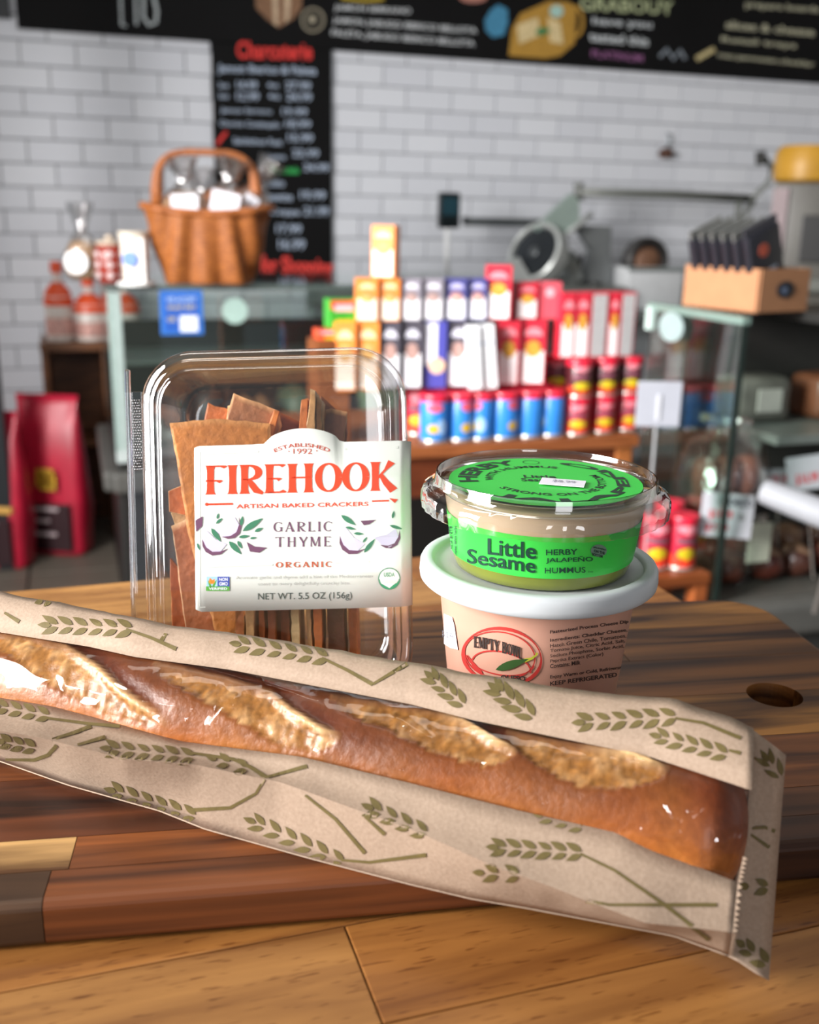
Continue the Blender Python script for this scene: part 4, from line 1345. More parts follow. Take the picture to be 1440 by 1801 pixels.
obj('top_edge_trim', MB().box((CL / 2, -.006, lz - .006), (CL + .012, .006, .012), bev=.001), plain('#4d5a56', .3), case)
for x_ in (.018, CL - .02):
    obj('post', MB().box((x_, .018, (.52 + lz - .016) / 2), (.036, .03, lz - .54), bev=.004), plain('#bcc8c7', .3, metal=.1), case)
obj('rear_frame', MB().box((CL / 2, CDp - .015, .56 + (lz - .72) / 2), (CL, .02, lz - .72)), plain('#2a2c2a', .6), case)
obj('rear_glass', MB().box((CL / 2, CDp - .012, lz - .09), (CL, .006, .14)), GLASS, case)
obj('inner_shelf', MB().box((CL / 2, .42, .77), (CL - .08, .34, .012)), plain('#59625e', .4), case)
# goods inside
random.seed(21)
for k, (x_, y_, sx, sy, sz, hx, nm, lab_) in enumerate([(.24, .16, .22, .2, .15, '#2c2723', 'dark_meat_tray', 'dark covered tray inside the left end of the deli case'), (.42, .12, .12, .14, .11, '#8a5c3e', 'ham_piece', 'brown ham piece below the blue sign in the case'),
                                                      (.62, .2, .24, .18, .13, '#4f5b46', 'olive_tub', 'olive green tub deep in the deli case'), (.84, .16, .16, .16, .2, '#7e8c72', 'cheese_wedge', 'grey green cheese wedge inside the deli case'),
                                                      (1.06, .18, .2, .18, .16, '#3b3430', 'salami_tray', 'dark salami tray by the far end of the deli case')]):
    g = thing(nm, lab_, 'food', S(la, lb_, .56) + DV * x_ + NV * (y_ + .06), YAW)
    obj('tray', MB().box((0, 0, .012), (sx, sy, .024), bev=.006), plain('#d8dad6', .4), g)
    mb = MB()
    for q in range(4):
        mb.lathe([(.2 * sx, .02), (.26 * sx, .05), (.22 * sx, sz * .8), (.05 * sx, sz)], 12, ((q % 2 - .5) * sx * .42, (q // 2 - .5) * sy * .4, 0))
    obj('filling', mb, plain(hx, .5, var=.3, scale=20), g, smooth=True, kind='stuff')
sgn = on_plane(S(la, lb_ - .004, 0), NV)
p0, p1 = sgn(280, 511)[0], sgn(358, 588)[0]
sg = thing('blue_sign', 'blue square sign with white box hanging on the case glass', 'sign', S((p0.dot(DV) + p1.dot(DV)) / 2, lb_ - .004, p1.z), YAW)
sw_, sh_ = p1.dot(DV) - p0.dot(DV), p0.z - p1.z
obj('plate', MB().box((0, 0, sh_ / 2), (sw_, .004, sh_), bev=.001), plain('#2f6fc4', .45), sg)
obj('frame_print', MB().box((0, -.0022, sh_ * .5), (sw_ * .82, .001, sh_ * .84)), plain('#2457b0', .45), sg)
obj('white_box_print', MB().box((sw_ * .16, -.003, sh_ * .25), (sw_ * .42, .001, sh_ * .36), bev=.0003), plain('#e8edf3', .45), sg)
tg = on_plane(S(la, lb_ - .0075, 0), NV)
decal('sign_lettering', [fit(sans('WE ACCEPT', .02), 292, 522, 345, 531), ], tg, plain('#a9c6ea', .6), sg, 0)
decal('yellow_lettering', [fit(sans('SNAP EBT', .02), 294, 537, 345, 544), fit(sans('OK', .02), 294, 557, 310, 566)], tg, plain('#c2b878', .6), sg, 0)
p0 = sgn(415, 548)[0]
tagd = thing('round_price_tag', 'round white tag stuck inside the deli case glass', 'price tag', S(p0.dot(DV), lb_ + .014, p0.z), YAW)
mb = MB().lathe([(.0, 0), (.036, 0), (.036, .003), (0, .003)], 24)
mb.v = [Vector((v.x, v.z, v.y)) for v in mb.v]
obj('disc', mb, plain('#cfe0dd', .4), tagd)

# ------------------------------------------------------------------ wicker basket with wrapped breads
WICK = wood('wicker_reed', '#743f1a', '#ae6c33', scale=(60, 60, 160), rough=.55)
TBK = 2.82
bc = U(362, 503, TBK)
bk_z = lz + .001
bkt = thing('wicker_basket', 'brown wicker basket with tall handle on the deli case', 'basket', (bc.x, bc.y + .06, bk_z), radians(10))
NSEG, NR = 140, 26
mb = MB()
kx = TBK / F_PX
for j in range(NR + 1):
    f = j / NR
    hx, hy = lerp(.120, .172, f ** .8), lerp(.085, .120, f ** .8)
    z = .205 * f + .003
    for i in range(NSEG):
        a = 2 * pi * i / NSEG
        c_, s_ = cos(a), sin(a)
        e_ = 2 / 3.2
        x = hx * abs(c_) ** e_ * (1 if c_ > 0 else -1)
        y = hy * abs(s_) ** e_ * (1 if s_ > 0 else -1)
        u = x / hx
        fan = u * (1.0 + 1.1 * f)
        fold = .012 * cos(fan * 8.5 + .6) * (1 - f * .6) * (.35 + .65 * abs(s_))
        weave = .0014 * sin(f * 90 + i * pi)
        n_ = Vector((c_, s_, 0))
        dip = -.018 * f * (1 - abs(u) ** 2) if s_ < 0 else -.01 * f * (1 - abs(u) ** 2)
        mb.v.append(Vector((x, y, z + dip)) + n_ * (fold + weave))
for j in range(NR):
    for i in range(NSEG):
        i2 = (i + 1) % NSEG
        mb.f.append((j * NSEG + i, j * NSEG + i2, (j + 1) * NSEG + i2, (j + 1) * NSEG + i))
mb.f.append(tuple(range(NSEG))[::-1])
rim_pts = [mb.v[NR * NSEG + i].copy() for i in range(0, NSEG, 2)]
ob = obj('woven_body', mb, WICK, bkt, smooth=True)
solid(ob, .006)
ob.color = (1, .95, .9, 1)
ob = obj('rim', MB().tube(rim_pts + [rim_pts[0]], .010, 10), WICK, bkt, smooth=True); ob.color = (1.1, 1, .95, 1)
hp = []
for k in range(25):
    a = pi * k / 24
    hx = .134 * (abs(cos(a)) ** .55) * (1 if cos(a) > 0 else -1)
    hp.append((-hx, 0.0, .185 + .165 * (sin(a) ** .42 if sin(a) > 0 else 0)))
ob = obj('handle', MB().tube(hp, [.018 - .009 * min(1, 4 * (min(k, 24 - k) / 24)) for k in range(25)], 12), WICK, bkt, smooth=True); ob.color = (1, .9, .85, 1)
def wrapped(name, label, x, y, z, r, h, hexc, tilt, parent_m, tag_w=.07):
    m = parent_m @ Matrix.Translation((x, y, z)) @ Matrix.Rotation(tilt, 4, 'Y')
    t = thing(name, label, 'bread', mat=m, group='wrapped breads in the wicker basket')
    mb = MB().lathe([(.2 * r, 0), (.8 * r, .04 * h), (r, .3 * h), (.95 * r, .6 * h), (.6 * r, .8 * h), (.1 * r, .86 * h)], 20, rib=lambda j, a: .006 * sin(5 * a + j))
    obj('bread', mb, plain(hexc, .6, var=.35, scale=30), t, smooth=True)
    mb = MB().lathe([(.3 * r, -.002), (1.04 * r, .05 * h), (1.1 * r, .3 * h), (1.04 * r, .62 * h), (.62 * r, .86 * h), (.22 * r, 1.0 * h), (.14 * r, 1.08 * h), (.42 * r, 1.35 * h), (.62 * r, 1.6 * h)], 22, rib=lambda j, a: (.006 if j < 5 else .012) * sin(7 * a + j * 1.3), close=False)
    obj('cellophane', mb, CELLO, t, smooth=True)
    obj('paper_tag', MB().box((0, -1.14 * r, .52 * h), (tag_w, .002, tag_w * .8), bev=.0005), plain('#e9ebf5', .5), t)
    return t
MK = mw(bkt)
wrapped('wrapped_bread', 'wrapped bread with tall clear tuft nearest the basket handle base', -.055, -.03, .15, .058, .115, '#b08d6c', -.04, MK)
wrapped('wrapped_bread', 'wrapped bread with square white tag in the basket middle', .035, -.015, .158, .064, .115, '#a9683a', .22, MK, .075)
wrapped('wrapped_bread', 'wrapped bread whose foil tuft sticks out past the handle', .085, .03, .17, .055, .12, '#8e5a38', .55, MK, .04)
wrapped('wrapped_bread', 'small dark wrapped bread deepest behind the basket handle', -.01, .06, .12, .06, .12, '#5f3524', .0, MK, .03)
# jars left of the basket
def ontop(px, t_, dz=0.0):
    p = U(px, 505, t_)
    return Vector((p.x, p.y, lz + dz + .0005))
j1 = thing('snack_tub', 'white and orange paper tub with blue dot beside the basket', 'tub', ontop(240, 2.78), radians(5))
obj('cup', MB().lathe([(.030, 0), (.031, .002), (.038, .125), (.040, .128)], 32), plain('#efe6da', .45), j1, smooth=40)
obj('orange_print', MB().lathe([(.0320, .02), (.0376, .118)], 32, close=False), plain('#e8b184', .45), j1, smooth=True)
obj('lid', MB().lathe([(.040, .128), (.0415, .130), (.0415, .138), (.039, .140), (0, .140)], 32), plain('#dcd2c0', .4), j1, smooth=40)
mb = MB().lathe([(.0, 0), (.02, 0), (.02, .0025), (0, .0025)], 20); mb.v = [Vector((v.x - .006, -.0405 + v.z * -1, v.y + .07)) for v in mb.v]
obj('blue_dot_print', mb, plain('#6f93e6', .45), j1)
obj('white_panel_print', MB().box((.022, -.031, .066), (.016, .006, .115)), plain('#f6f6f4', .45), j1)
obj('foot_plate', MB().lathe([(.05, 0), (.05, .008), (.048, .009), (0, .009)], 32), plain('#e9ebea', .4), j1)
j2 = thing('red_jar', 'red glazed jar with white dot rows on the case corner', 'jar', ontop(197, 2.86), 0)
obj('pot', MB().lathe([(.028, 0), (.034, .003), (.042, .03), (.043, .07), (.038, .098), (.034, .102)], 32), plain('#8c2f22', .3, var=.2), j2, smooth=40)
for r_ in range(3):
    for k in range(8):
        a = 2 * pi * k / 8 + .2
        mb = MB().lathe([(0, 0), (.0095, 0), (.0095, .002), (0, .0025)], 12)
        R = Matrix.Rotation(a, 4, 'Z') @ Matrix.Translation((0.0425, 0, .022 + .028 * r_)) @ Matrix.Rotation(pi / 2, 4, 'Y')
        mb.v = [R @ v for v in mb.v]
        obj('dot', mb, plain('#c9b3b2', .5), j2)
obj('lid', MB().lathe([(.036, .102), (.037, .112), (.012, .118), (.010, .128), (0, .13)], 24), plain('#b9aa98', .4), j2, smooth=40)
j3 = thing('wrapped_loaf', 'clear wrapped roll with white label at the case edge', 'bread', ontop(150, 3.0), 0)
obj('bread', MB().lathe([(.03, 0), (.05, .02), (.05, .07), (.03, .105), (.008, .11)], 20), plain('#c9a27a', .6, var=.3), j3, smooth=True)
obj('cellophane', MB().lathe([(.032, 0), (.053, .02), (.054, .07), (.032, .112), (.012, .135), (.026, .18), (.034, .215)], 20, rib=lambda j, a: .004 * sin(6 * a + j), close=False), CELLO, j3, smooth=True)
obj('paper_label', MB().lathe([(.0, 0), (.034, 0), (.034, .003), (0, .003)], 20), plain('#f2f2f2', .5), j3).location = (-.005, -.052, .05)
j3.children[-1].rotation_euler = (pi / 2, 0, 0)

# ------------------------------------------------------------------ stand with sauce bottles, coffee bags on the floor
ws = U(130, 595, 3.86)
st_ = thing('wooden_stand', 'dark wooden stand holding sauce bottles beside the deli case', 'stand', (ws.x, ws.y, 0), YAW)
zt = ws.z
OAKD = wood('dark_shelf_wood', '#4a2a16', '#7a4c2a', scale=(6, 40, 40), rough=.5)
for nm, c_, s_ in (('top', (0, 0, zt - .015), (.24, .3, .03)), ('side_panel', (-.105, 0, (zt - .03) / 2), (.025, .28, zt - .03)), ('side_panel', (.105, 0, (zt - .03) / 2), (.025, .28, zt - .03)), ('shelf', (0, 0, zt - .38), (.185, .27, .02)), ('back_panel', (0, .13, (zt - .03) / 2), (.185, .015, zt - .03))):
    obj(nm, MB().box(c_, s_, bev=.002), OAKD, st_).color = (1, 1, 1, 1)
def bottle(px, label, h, r, dy=0.0):
    p = U(px, 590, 3.78 + dy)
    b_ = thing('sauce_bottle', label, 'bottle', (p.x, p.y, zt + .0005), 0, 'orange capped sauce bottles')
    obj('body', MB().lathe([(r * .9, 0), (r, .006), (r, h * .56), (r * .8, h * .64), (r * .35, h * .72)], 28), plain('#d9cfc8', .35), b_, smooth=40)
    obj('shoulder', MB().lathe([(r * 1.03, h * .45), (r * 1.03, h * .54), (r * .84, h * .645), (r * .38, h * .74)], 28, close=False), plain('#e0532a', .4), b_, smooth=40)
    obj('cap', MB().lathe([(r * .42, h * .86), (r * .42, h * .99), (r * .38, h), (0, h)], 20), plain('#e8501f', .4), b_, smooth=40)
    obj('neck', MB().lathe([(r * .34, h * .72), (r * .3, h * .87)], 20), plain('#e3d3cc', .4), b_, smooth=40)
    obj('label_band', MB().lathe([(r * 1.02, h * .08), (r * 1.02, h * .3)], 28, close=False), plain('#c99a90', .5, var=.4, scale=60), b_, smooth=True)
bottle(107, 'orange capped sauce bottle standing clear on the wooden stand', .285, .05)
bottle(160, 'orange capped sauce bottle seen through the case glass', .232, .054, .02)
bottle(222, 'orange capped sauce bottle behind the case corner post', .232, .054, .04)
def coffee_bag(px0, px1, ytop, ybot, label, rz, gold):
    p = hitz((px0 + px1) / 2, ybot, 0.001)
    t_ = (p - CAM).dot(FW)
    wd = (px1 - px0) / F_PX * t_
    hgt = (U(0, ytop, t_).z - U(0, ybot, t_).z)
    dp = wd * .42
    b_ = thing('coffee_bag', label, 'bag', (p.x, p.y + dp / 2, 0.001), rz, 'red foil bags on the floor')
    rows_ = []
    n = 28
    mb = MB()
    prof = [(0, .92, .96), (.03, 1, 1), (.3, 1.0, 1.06), (.6, .97, .95), (.82, .92, .55), (.93, .9, .18), (1.0, .93, .05)]
    for f, kx_, ky_ in prof:
        for i in range(n):
            a = 2 * pi * i / n
            c_, s_ = cos(a), sin(a)
            x = wd / 2 * kx_ * abs(c_) ** .45 * (1 if c_ > 0 else -1)
            y = dp / 2 * ky_ * abs(s_) ** .5 * (1 if s_ > 0 else -1)
            q = Vector((x, y, hgt * f))
            mb.v.append(q + Vector((1, 1, 0)) * noise.noise(q * 14) * .012)
    for j in range(len(prof) - 1):
        for i in range(n):
            i2 = (i + 1) % n
            mb.f.append((j * n + i, j * n + i2, (j + 1) * n + i2, (j + 1) * n + i))
    mb.f.append(tuple(range(n))[::-1]); mb.f.append(tuple(range((len(prof) - 1) * n, len(prof) * n)))
    obj('foil_body', mb, plain('#b81a38', .35, var=.2, scale=10, spec=.6), b_, smooth=True)
    y_ = -dp / 2 * 1.07 - .016
    obj('top_fold', MB().box((0, -dp * .24, hgt * .885), (wd * .62, dp * .2, hgt * .03), bev=.004), plain('#b58a3c', .5), b_)
    obj('badge', MB().lathe([(0, 0), (wd * .11, 0), (wd * .11, .004), (0, .004)], 20), plain('#d8cfd6', .5), b_)
    b_.children[-1].location = (wd * .27, y_ * .98, hgt * .6); b_.children[-1].rotation_euler = (pi / 2, 0, 0)
    if gold:
        mb = MB()
        for k in range(9):
            mb.add([(x + (-.1 + .025 * k) * wd, y_, z + hgt * (.5 + .02 * math.sin(k * 2.1))) for x, z in ((-.05 * wd, -.05 * hgt), (.05 * wd, -.06 * hgt), (.06 * wd, .04 * hgt), (-.04 * wd, .05 * hgt))], [(0, 1, 2, 3)])
        obj('gold_emblem', mb, plain('#c49a2c', .5, var=.3), b_, kind='stuff')
    obj('dark_band', MB().box((-.06 * wd, y_ * .99, hgt * .19), (wd * .78, .008, hgt * .3), bev=.002), plain('#2c0f16', .5), b_)
    for k, (fx, fz, fw) in enumerate(((-.08, .31, .5), (-.12, .235, .3), (-.1, .15, .45))):
        obj('text_bar', MB().box((fx * wd, y_ - .006, hgt * fz), (wd * fw, .003, hgt * .022)), plain('#b9a9ac', .6), b_)
    return b_
coffee_bag(38, 156, 684, 976, 'bright red foil bag with gold emblem and folded top', radians(-6), True)
coffee_bag(-72, 52, 712, 1000, 'dark red foil bag standing at the edge nearest the door post', radians(-4), False)
coffee_bag(200, 268, 690, 905, 'dark red foil bag half hidden behind the cracker container', radians(10), False)
# ================================================================== display table with boxes and cans
PINE = wood('display_pine', '#9c6c44', '#c79667', scale=(6, 40, 40), rough=.5)
BD = 2.08                                        # front of the table, shop frame
tz = hitn(870, 778, BD).z
ta0, ta1 = hitn(540, 775, BD).dot(DV), hitn(1126, 762, BD).dot(DV)
tbl = thing('display_table', 'brown wooden display table stacked with snack boxes and cans', 'table', S(ta0, BD, 0), YAW)
TWd, TDp = ta1 - ta0, .46
obj('top', MB().box((TWd / 2, TDp / 2, tz - .014), (TWd, TDp, .028), bev=.003), PINE, tbl).color = lin('#c9a184')
obj('apron', MB().box((TWd / 2, .03, tz - .075), (TWd - .06, .02, .095), bev=.002), PINE, tbl).color = lin('#8a5c44')
for x_, y_ in ((.03, .035), (TWd - .03, .035), (.03, TDp - .035), (TWd - .03, TDp - .035)):
    obj('leg', MB().box((x_, y_, (tz - .028) / 2), (.042, .042, tz - .028), bev=.003), PINE, tbl).color = lin('#f0c8a0')
obj('lower_shelf', MB().box((TWd / 2, TDp / 2, .2), (TWd - .05, TDp - .05, .02)), PINE, tbl).color = lin('#a07a5a')
# cardboard carton tucked under the table top at the front
cp = U(735, 800, 2.2)

def can_at(px, b, z0, r, h, kind, label, group, rz=0.0):
    p = hitn(px, 740, b)
    t = thing('snack_can', label, 'can', (p.x, p.y, z0), rz, group)
    blue = kind == 'blue'
    base = {'blue': '#2f7fd0', 'red': '#b8203a', 'dark': '#4a1a20'}[kind]
    obj('body', MB().lathe([(r * .97, 0), (r, .003), (r, h - .012), (r * .97, h - .010)], 32), plain(base, .3, var=.06), t, smooth=40)
    obj('base_rim', MB().lathe([(r * .98, 0), (r * 1.02, .001), (r * 1.02, .006), (r, .007)], 32), plain('#b9b4ae', .35, metal=.7), t, smooth=40)
    obj('lid', MB().lathe([(r * 1.03, h - .016), (r * 1.05, h - .014), (r * 1.05, h - .002), (r * 1.0, h), (0, h - .001)], 32), plain('#d01f3a', .35), t, smooth=40)
    def patch(name, hexc, zc, hz, a0, a1, rr=1.012, oval=True):
        rows_ = []
        for j in range(7):
            f = j / 6 * 2 - 1
            wdt = sqrt(max(.02, 1 - f * f)) if oval else 1
            rows_.append([(r * rr * cos(lerp((a0 + a1) / 2 - (a1 - a0) / 2 * wdt, (a0 + a1) / 2 + (a1 - a0) / 2 * wdt, q / 8)), r * rr * sin(lerp((a0 + a1) / 2 - (a1 - a0) / 2 * wdt, (a0 + a1) / 2 + (a1 - a0) / 2 * wdt, q / 8)), zc + f * hz) for q in range(9)])
        obj(name, MB().grid(rows_), plain(hexc, .4, var=.1), t, smooth=True)
    c = -pi / 2
    if blue:
        patch('logo_print', '#d8546a', h * .74, h * .10, c - .55, c + .55)
        patch('chip_print', '#d0a92c', h * .30, h * .10, c - .5, c + .3)
        patch('splash_print', '#9cc4ee', h * .34, h * .16, c + .1, c + .9, 1.008)
    else:
        patch('logo_print', '#e08a96', h * .78, h * .10, c - .7, c + .7)
        patch('band_print', '#7e4a58', h * .56, h * .06, c - .8, c + .8, oval=False)
        patch('chip_print', '#c7b01e', h * .32, h * .11, c - .7, c + .7, 1.016)
        patch('orange_print', '#e0421f', h * .18, h * .12, c - 1.2, c + 1.2, 1.008, False)
    return t
kk = (hitn(870, 775, BD) - CAM).dot(FW) / F_PX
def zat(py, b, px=870):
    return hitn(px, py, b).z
Bf = BD + .045
can_h = zat(688, Bf) - tz
names = ['first', 'second', 'third', 'fourth', 'fifth', 'sixth']
for k, (px, r, rz) in enumerate([(764, .033, 0), (810, .031, .5), (846, .030, -.6), (886, .033, .7), (931, .031, 1.6), (969, .030, -1.4)]):
    can_at(px, Bf, tz + .0005, r, can_h, 'blue', f'blue snack can with red lid, {names[k]} of six counted from the cracker container', 'blue cans in the front row', rz)
for k, px in enumerate((735, 780, 826, 868, 912, 952)):
    can_at(px, Bf + .085, tz + .0005, .031, can_h + .006, 'red', f'red snack can in the row behind the blue cans, {names[k]} from the cracker container', 'red cans in the second row', .3 * k)
rh = (zat(630, Bf, 1060) - tz) / 2
Bq = Bf + .0
for k, px in enumerate((1013, 1058, 1101)):
    w_ = ('next to the blue cans', 'in the middle pile', 'in the outermost pile')[k]
    can_at(px, Bq + .012 * k, tz + .0005, .030, rh, 'red', f'lower red snack can {w_} of the red piles', 'piled red cans', .1 * k)
    can_at(px, Bq + .012 * k, tz + rh + .001, .030, rh, 'dark', f'upper maroon snack can {w_} of the red piles', 'piled red cans', .2 - .1 * k)
can_at(972, Bq + .085, tz + .0005, .030, rh, 'red', 'lower red can hidden behind the blue cans by the red boxes', 'piled red cans')
can_at(972, Bq + .085, tz + rh + .001, .030, rh, 'dark', 'upper maroon can leaning over the last blue can', 'piled red cans')

PAL = {'orange': ('#e8883c', '#f4e6d6', '#f0c59a', '#c99a5a'), 'grey': ('#8a8590', '#eceaf0', '#d9d7e2', '#a98d88'), 'navy': ('#4a4a86', '#ebeaf4', '#b9b6dc', '#c99a92'), 'red': ('#c9283c', '#f2e9ea', '#e88a94', '#d39a3a'),
       'dark': ('#4a4650', '#e4e4ea', '#c9c8d4', '#a98880')}
def snack_box(px0, px1, b, z0, z1, colr, label, rz=0.0, dp=.05, style='front', group='snack boxes piled on the table', lean=0.0):
    pa, pb_ = hitn(px0, 600, b), hitn(px1, 600, b)
    wd = (pb_ - pa).length - .001
    c = (pa + pb_) / 2 + NV * dp / 2
    h = z1 - z0 - .001
    m = Matrix.Translation((c.x, c.y, z0 + .0005)) @ Matrix.Rotation(YAW + rz, 4, 'Z') @ Matrix.Rotation(lean, 4, 'Y')
    t = thing('snack_box', label, 'box', group=group, mat=m)
    base, white, head, pic = PAL[colr]
    f = -dp / 2
    if style == 'grey side':
        obj('carton', MB().box((0, 0, h / 2), (wd, dp, h), bev=.0008), plain(base, .4, var=.04), t)
        obj('side_panel_print', MB().box((0, f - .0003, h * .5), (wd * .82, .0012, h * .95)), plain('#a9a9aa', .5, var=.15, scale=120), t)
        return t
    if style == 'plain back':
        obj('carton', MB().box((0, 0, h / 2), (wd, dp, h), bev=.0008), plain('#d95a68', .4, var=.04), t)
        mb = MB().lathe([(0, 0), (wd * .2, 0), (wd * .2, .001), (0, .001)], 18); mb.v = [Vector((v.x, f - .0003 - v.z, v.y + h * .72)) for v in mb.v]
        obj('logo_print', mb, plain('#eeb0b8', .5), t)
        return t
    if style == 'blue back':
        obj('carton', MB().box((0, 0, h / 2), (wd, dp, h), bev=.0008), plain('#4a4aa0', .4, var=.04), t)
        obj('white_print', MB().box((-wd * .18, f - .0003, h * .66), (wd * .55, .0012, h * .62)), plain('#e9e9f4', .5), t)
        mb = MB().lathe([(0, 0), (wd * .36, 0), (wd * .36, .0012), (0, .0012)], 18); mb.v = [Vector((v.x + wd * .1, f - .001 - v.z, v.y + h * .34)) for v in mb.v]
        obj('cookie_print', mb, plain('#d8b59a', .5, var=.2), t)
        return t
    if style == 'white':
        obj('carton', MB().box((0, 0, h / 2), (wd, dp, h), bev=.0008), plain('#eceef2', .4, var=.03), t)
        obj('fold_line_print', MB().box((0, f - .0002, h * .72), (wd * .98, .0008, h * .03)), plain('#bcc6d6', .5), t)
        return t
    obj('carton', MB().box((0, 0, h / 2), (wd, dp, h), bev=.0008), plain(base, .4, var=.05), t)
    obj('white_panel_print', MB().box((0, f - .0002, h * .28), (wd * .86, .001, h * .5), bev=.0002), plain(white, .45, var=.03), t)
    mb = MB()
    mb.prism([(wd * .36 * cos(pi * k / 10), f - .0004, h * .76 + h * .13 * sin(pi * k / 10)) for k in range(11)], (0, -.0008, 0))
    obj('arched_logo_print', mb, plain(head, .45), t)
    mb = MB()
    mb.prism([(wd * .3 * cos(2 * pi * k / 12) * (1 + .15 * sin(3 * k)), f - .0008, h * .56 + h * .13 * sin(2 * pi * k / 12)) for k in range(12)], (0, -.0008, 0))
    obj('picture_print', mb, plain(pic, .5, var=.35, scale=90), t)
    return t
zl1 = tz + can_h + .0075                          # boxes stand on the can lids
zl2 = zat(566, Bf, 740)
zl3 = zat(490, Bf, 690)
zt3 = zat(396, Bf, 690)
Bb = Bf + .02
for (x0, x1, c_, st2, lab_) in [(593, 631, 'orange', 'front', 'orange snack box at the low end of the lower box row'), (632, 672, 'orange', 'front', 'orange snack box next to the dark boxes in the lower row'),
                                (674, 709, 'dark', 'front', 'dark grey snack box right above the cracker container corner'), (712, 748, 'dark', 'front', 'dark grey snack box beside the turned blue one'),
                                (750, 790, 'navy', 'blue back', 'blue snack box turned to show a round cookie print'), (792, 829, 'dark', 'front', 'grey snack box between the blue one and the white cartons'),
                                (882, 918, 'red', 'front', 'red snack box beside the leaning white cartons'), (921, 964, 'red', 'front', 'red snack box with dark side above the last blue cans')]:
    snack_box(x0, x1, Bb, zl1, zl2 - .0005, c_, lab_, radians(-14), .055, st2)
snack_box(832, 853, Bb - .035, zl1 - .0, zl2 - .008, 'grey', 'narrow white carton leaning in front of the grey box', radians(-10), .03, 'white', 'white cartons', radians(-5))
snack_box(857, 880, Bb - .03, zl1 - .0, zl2 - .006, 'grey', 'white carton leaning against the red box', radians(-6), .03, 'white', 'white cartons', radians(-6))
for (x0, x1, c_, lab_) in [(630, 668, 'orange', 'orange snack box under the topmost box, outer one'), (671, 706, 'orange', 'orange snack box under the topmost box, inner one'), (709, 743, 'grey', 'pale grey snack box following the orange ones in the upper row'),
                           (746, 781, 'grey', 'pale grey snack box before the violet ones in the upper row'), (786, 822, 'navy', 'violet blue snack box next to the pale grey one'), (825, 857, 'navy', 'violet blue snack box touching the tall red one')]:
    snack_box(x0, x1, Bb, zl2, zl3 - .0005, c_, lab_, radians(-12), .052)
snack_box(662, 702, Bb, zl3, zt3, 'orange', 'single orange snack box at the very top of the pile', radians(-30), .05)
snack_box(858, 901, Bb - .004, zl2, zat(467, Bf, 880), 'red', 'tall red snack box standing out above the red row', radians(-22), .05)
zr = zat(572, Bf, 940)
snack_box(908, 944, Bb + .004, zl2, zat(498, Bf, 925), 'red', 'short red snack box beside the tall red one', radians(-8), .05)
snack_box(946, 984, Bb + .004, zl2, zat(497, Bf, 965), 'red', 'plain red box back next to the short red snack box', radians(-8), .05, 'plain back')
zc2 = tz + 2 * rh + .0015
ztr = zat(514, Bf, 1050)
for (x0, x1, st2, lab_) in [(986, 1010, 'front', 'slim red and white box above the first red can pile'), (1011, 1035, 'front', 'second slim red and white box on the can piles'), (1037, 1067, 'grey side', 'red box showing its grey printed side above the middle pile'),
                            (1070, 1087, 'front', 'narrowest red and white box on the outer can pile'), (1089, 1115, 'grey side', 'outermost red box showing its grey printed side')]:
    snack_box(x0, x1, Bq - .006, zc2, ztr, 'red', lab_, radians(-4), .05, st2, 'slim red boxes on the can piles')
# green and red cartons at the far left of the pile, on a riser
rz_ = zat(600, Bb, 590)
ris = thing('wooden_riser', 'small wooden riser under the green packet on the display table', 'riser', hitn(585, 740, Bb + .02) * 1.0, YAW)
rp_ = hitn(578, 740, Bb + .05); ris.matrix_basis = Matrix.Translation((rp_.x, rp_.y, tz + .0005)) @ Matrix.Rotation(YAW, 4, 'Z'); MW[ris.name] = ris.matrix_basis.copy()
obj('block', MB().box((0, 0, (rz_ - tz) / 2), (.075, .09, rz_ - tz - .001), bev=.003), PINE, ris).color = lin('#b08a68')
for (x0, x1, z0_, z1_, ba, top, lab_) in [(553, 603, rz_, zat(582, Bb, 590), '#d8502c', '#e07a86', 'flat orange packet lying under the green packet'), (573, 628, zat(581, Bb, 590), zat(528, Bb, 600), '#3a9a2c', '#d8402c', 'green and red packet beside the orange boxes')]:
    pa, pb_ = hitn(x0, 560, Bb + .02), hitn(x1, 560, Bb + .02)
    wd = (pb_ - pa).length
    t = thing('tea_packet', lab_, 'packet', ((pa.x + pb_.x) / 2, (pa.y + pb_.y) / 2 + .03, z0_ + .0005), YAW)
    h = z1_ - z0_ - .001
    obj('carton', MB().box((0, 0, h / 2), (wd, .06, h), bev=.001), plain(ba, .4), t)
    obj('header_print', MB().box((0, -.0302, h * .82), (wd * .98, .001, h * .3)), plain(top, .45), t)
    obj('logo_print', MB().box((-wd * .06, -.031, h * .72), (wd * .6, .001, h * .24), bev=.0003), plain('#efb4b8', .45), t)
    obj('yellow_print', MB().box((-wd * .05, -.0305, h * .2), (wd * .5, .001, h * .24), bev=.0003), plain('#b9b82a', .45), t)
